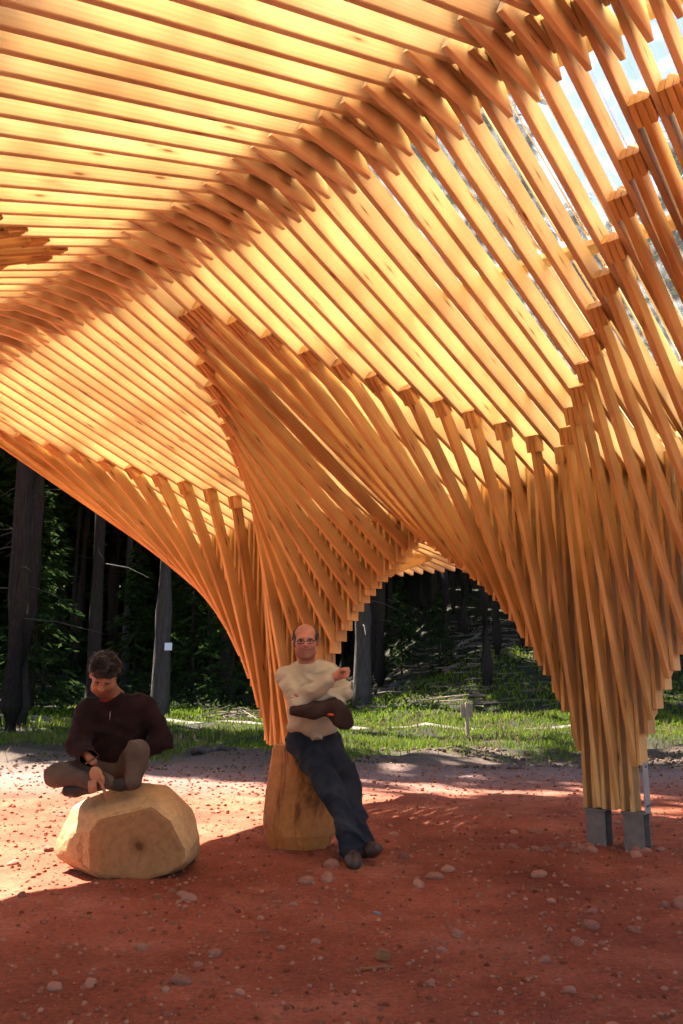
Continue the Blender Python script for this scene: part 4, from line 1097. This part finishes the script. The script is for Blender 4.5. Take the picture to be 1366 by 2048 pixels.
# ---------------------------------------------------------------- loose stones
def stone_mesh(seed):
    bm = bmesh.new(); bmesh.ops.create_icosphere(bm, subdivisions=2, radius=1.0)
    o_ = Vector((seed * 3.7, seed * 1.3, 0))
    for v in bm.verts: v.co *= 1 + 0.28 * noise.noise(v.co * 0.9 + o_) + 0.10 * noise.noise(v.co * 2.3 + o_)
    me = bpy.data.meshes.new('stone'); bm.to_mesh(me); bm.free()
    me.polygons.foreach_set('use_smooth', [True] * len(me.polygons)); return me
def stone_mat(name, c0, c1):
    m, nt, b = new_mat(name); L = nt.links.new
    oi = N(nt, 'ShaderNodeObjectInfo'); tc = N(nt, 'ShaderNodeTexCoord')
    n = N(nt, 'ShaderNodeTexNoise', inp={'Scale': 2.4, 'Detail': 4, 'Roughness': 0.7}); L(tc.outputs['Object'], n.inputs[0])
    ad = N(nt, 'ShaderNodeMath', operation='MULTIPLY_ADD', inp={1: 0.55}); L(oi.outputs['Random'], ad.inputs[0]); L(n.outputs[0], ad.inputs[2])
    r = ramp(nt, [(0.35, c0), (1.05, c1)]); L(ad.outputs[0], r.inputs[0]); L(r.outputs[0], b.inputs['Base Color'])
    b.inputs['Roughness'].default_value = 0.85; b.inputs['Specular IOR Level'].default_value = 0.2
    bump(nt, b, n.outputs[0], 0.4, 0.2)
    return m
M['stone'] = stone_mat('red_stone', (0.16, 0.054, 0.033), (0.36, 0.165, 0.11))
M['slate'] = plain('grey_slate', (0.13, 0.14, 0.16), 0.6, 0, 8, 0.2, 0.2)
stones = [stone_mesh(i) for i in range(7)]
for me in stones: me.materials.append(M['stone'])
def stone(x, y, w, label, group=None, flat=0.62, name='stone', mesh=None):
    q = random.Random(int(x * 977 + y * 7919)); o = bpy.data.objects.new(name, mesh or stones[q.randrange(7)]); C.objects.link(o)
    o.scale = (w / 2 * q.uniform(0.9, 1.15), w / 2 * q.uniform(0.65, 0.95), w / 2 * flat * q.uniform(0.85, 1.15))
    o.rotation_euler = (q.uniform(-0.25, 0.25), q.uniform(-0.25, 0.25), q.uniform(0, 6.28))
    o.location = (x, y, ground_z(x, y) + o.scale[2] * 0.22)
    tag(o, label, 'stone', group); return o
NAMED = [
    (-0.656, 3.845, 0.091, 'large round pebble alone at the front left'),
    (-0.066, 6.096, 0.115, 'pale pink rounded stone beside the boots of the leaning man'),
    (-0.087, 5.696, 0.127, 'flat red stone just in front of the pale pink one'),
    (-0.217, 5.641, 0.113, 'flat brown stone left of the flat red one'),
    (0.584, 5.752, 0.108, 'oval red stone right of the boots, midway to the right column'),
    (0.688, 5.911, 0.09, 'dull stone touching the oval red one, on its right'),
    (1.453, 4.63, 0.076, 'round red pebble near the right edge, below the column'),
    (1.102, 4.362, 0.077, 'dark oval stone below the right column, alone'),
    (1.347, 4.977, 0.059, 'upright pale stone between the column and the dark oval stone'),
    (-0.401, 3.723, 0.048, 'dark rounded stone near the bottom edge, left of the middle'),
    (-0.276, 4.269, 0.043, 'small reddish pebble left of the timber offcut'),
    (-0.12, 4.378, 0.057, 'brown pebble nearest the timber offcut on its upper left'),
    (-0.625, 4.069, 0.043, 'small dark pebble above the large round one'),
    (-0.697, 3.745, 0.044, 'small red stone touching the large round pebble, left below it'),
    (0.899, 3.712, 0.057, 'dark stone near the bottom edge on the right'),
    (0.456, 4.225, 0.05, 'red pebble right of the timber offcut'),
    (1.249, 5.837, 0.103, 'flat pale stone below the rubble at the column'),
    (-1.799, 5.218, 0.068, 'dark stone on the edge of sunlight at the far left'),
    (-0.909, 5.335, 0.082, 'pinkish stone under the right end of the log seat'),
    (-0.995, 5.433, 0.058, 'smaller stone left of the pinkish one by the log seat'),
    (0.414, 7.397, 0.096, 'brown stone in line with the knee of the leaning man'),
    (0.431, 6.379, 0.098, 'flat brown stone right of the crossed boots'),
    (1.776, 5.084, 0.072, 'flat stone at the right edge, level with the log seat'),
    (0.36, 3.827, 0.045, 'small pale pebble right of the offcut, nearer the bottom edge'),
    (0.891, 4.103, 0.063, 'broken stone left of the dark oval one, lower right')]
for x, y, w, lb in NAMED: stone(x, y, w, lb, 'stones one can pick out on the red earth')
def on_free(x, y):
    return not (-1.95 < x < -0.85 and 5.65 < y < 6.75 or -0.62 < x < 0.28 and 5.95 < y < 7.15)
q = random.Random(77); cnt = 0
while cnt < 34:
    c = W(-0.12, 10.4, 0) if cnt < 26 else W(0.1, 13.6, 0); x = c.x + q.gauss(-0.10 if cnt < 26 else 0.1, 0.26); y = c.y + q.gauss(-0.02, 0.13)
    stone(x, y, q.uniform(0.04, 0.105), 'broken red stone in the rubble round the steel feet', 'rubble round the right column'); cnt += 1
cnt = 0
while cnt < 170:
    y = 3.3 + 8.2 * q.random() ** 1.2; x = q.uniform(-0.42, 0.42) * (y + 0.3)
    if not on_free(x, y) or noise.noise(Vector((x * 0.8, y * 0.8, 3.3))) < q.uniform(-0.5, 0.35): continue
    stone(x, y, (0.018 + 0.065 * q.random() ** 3.5) * (1 + 0.05 * y), 'small loose pebble scattered on the red earth floor', 'pebbles on the red earth'); cnt += 1
# grit: too small and too many to count
rg = np.random.default_rng(8); V, F = [], []
ph_ = (1 + 5 ** 0.5) / 2
ico = [tuple(c / 1.9 for c in p) for p in ((-1, ph_, 0), (1, ph_, 0), (-1, -ph_, 0), (1, -ph_, 0), (0, -1, ph_), (0, 1, ph_), (0, -1, -ph_), (0, 1, -ph_), (ph_, 0, -1), (ph_, 0, 1), (-ph_, 0, -1), (-ph_, 0, 1))]
icf = [(0, 11, 5), (0, 5, 1), (0, 1, 7), (0, 7, 10), (0, 10, 11), (1, 5, 9), (5, 11, 4), (11, 10, 2), (10, 7, 6), (7, 1, 8), (3, 9, 4), (3, 4, 2), (3, 2, 6), (3, 6, 8), (3, 8, 9), (4, 9, 5), (2, 4, 11), (6, 2, 10), (8, 6, 7), (9, 8, 1)]
for i in range(9000):
    y = 3.1 + 10 * rg.random() ** 1.25; x = rg.uniform(-0.43, 0.43) * (y + 0.3); s = 0.003 + 0.014 * rg.random() ** 2.2
    s *= (0.7 + 0.09 * y)
    a = rg.uniform(0, 6.28); ca, sa = math.cos(a) * s, math.sin(a) * s; z = ground_z(x, y) + s * 0.2; b_ = len(V)
    jt = rg.uniform(0.6, 1.25, (12, 3)); el = rg.uniform(0.6, 1.0)
    V += [(x + p[0] * ca * t_[0] - p[1] * sa * t_[1] * el, y + p[0] * sa * t_[0] + p[1] * ca * t_[1] * el, z + p[2] * s * 0.7 * t_[2]) for p, t_ in zip(ico, jt)]
    F += [tuple(b_ + i_ for i_ in q_) for q_ in icf]
M['grit'] = leaf_mat('grit', (0.14, 0.042, 0.022), (0.36, 0.17, 0.11), 0.0)
o = mesh_obj('grit', V, F, M['grit']); tag(o, 'fine grit and stone chips strewn over the red earth', 'grit', kind='stuff')
# clods of turned earth along the verge
V, F = [], []
for i in range(2600):
    y = rg.uniform(12.6, 16.4); x = rg.uniform(-5, 8); s = rg.uniform(0.012, 0.05) * (1.0 if x > -0.5 else 0.6)
    if noise.noise(Vector((x * 0.5, y * 0.7, 11))) < -0.05: continue
    a = rg.uniform(0, 6.28); ca, sa = math.cos(a) * s, math.sin(a) * s; z = ground_z(x, y) + s * 0.2; b_ = len(V)
    jt = rg.uniform(0.6, 1.25, (12, 3)); el = rg.uniform(0.6, 1.0)
    V += [(x + p[0] * ca * t_[0] - p[1] * sa * t_[1] * el, y + p[0] * sa * t_[0] + p[1] * ca * t_[1] * el, z + p[2] * s * 0.8 * t_[2]) for p, t_ in zip(ico, jt)]
    F += [tuple(b_ + i_ for i_ in q_) for q_ in icf]
M['clod'] = leaf_mat('clods', (0.050, 0.030, 0.021), (0.17, 0.115, 0.08), 0.0)
o = mesh_obj('clods', V, F, M['clod']); tag(o, 'clods of churned earth and litter along the verge', 'clods', kind='stuff')
# timber scraps left from the building work
M['chip'] = wood_mat('timber_scrap', (0.26, 0.12, 0.05), (0.20, 0.085, 0.032), (0.2, 0.08, 0.03))
def scrap(name, x, y, l, w, h, rz, label, tilt=0.0):
    V, F = box_geo(-l / 2, l / 2, -w / 2, w / 2, 0, h); o = mesh_obj(name, V, F, M['chip']); o.location = (x, y, ground_z(x, y) + 0.004); o.rotation_euler = (0, tilt, rz); tag(o, label, 'offcut')
scrap('timber_offcut', 0.182, 4.152, 0.055, 0.036, 0.04, 0.5, 'small square offcut of orange timber in the open foreground', 0.25)
scrap('timber_sliver', 0.155, 4.035, 0.15, 0.010, 0.006, 0.15, 'thin timber sliver lying in front of the square offcut', 0)
scrap('timber_chip', -1.050, 5.276, 0.035, 0.03, 0.02, 0.3, 'bright orange wood chip in front of the log seat', 0)
scrap('timber_splinter', 1.131, 5.396, 0.09, 0.012, 0.01, -0.6, 'pale splinter of wood on the earth below the rubble', 0)
o = stone(0.193, 4.977, 0.055, 'flat blue-grey piece of slate lying alone in the foreground', flat=0.3, name='slate_chip', mesh=stones[0].copy()); o.data.materials.clear(); o.data.materials.append(M['slate'])
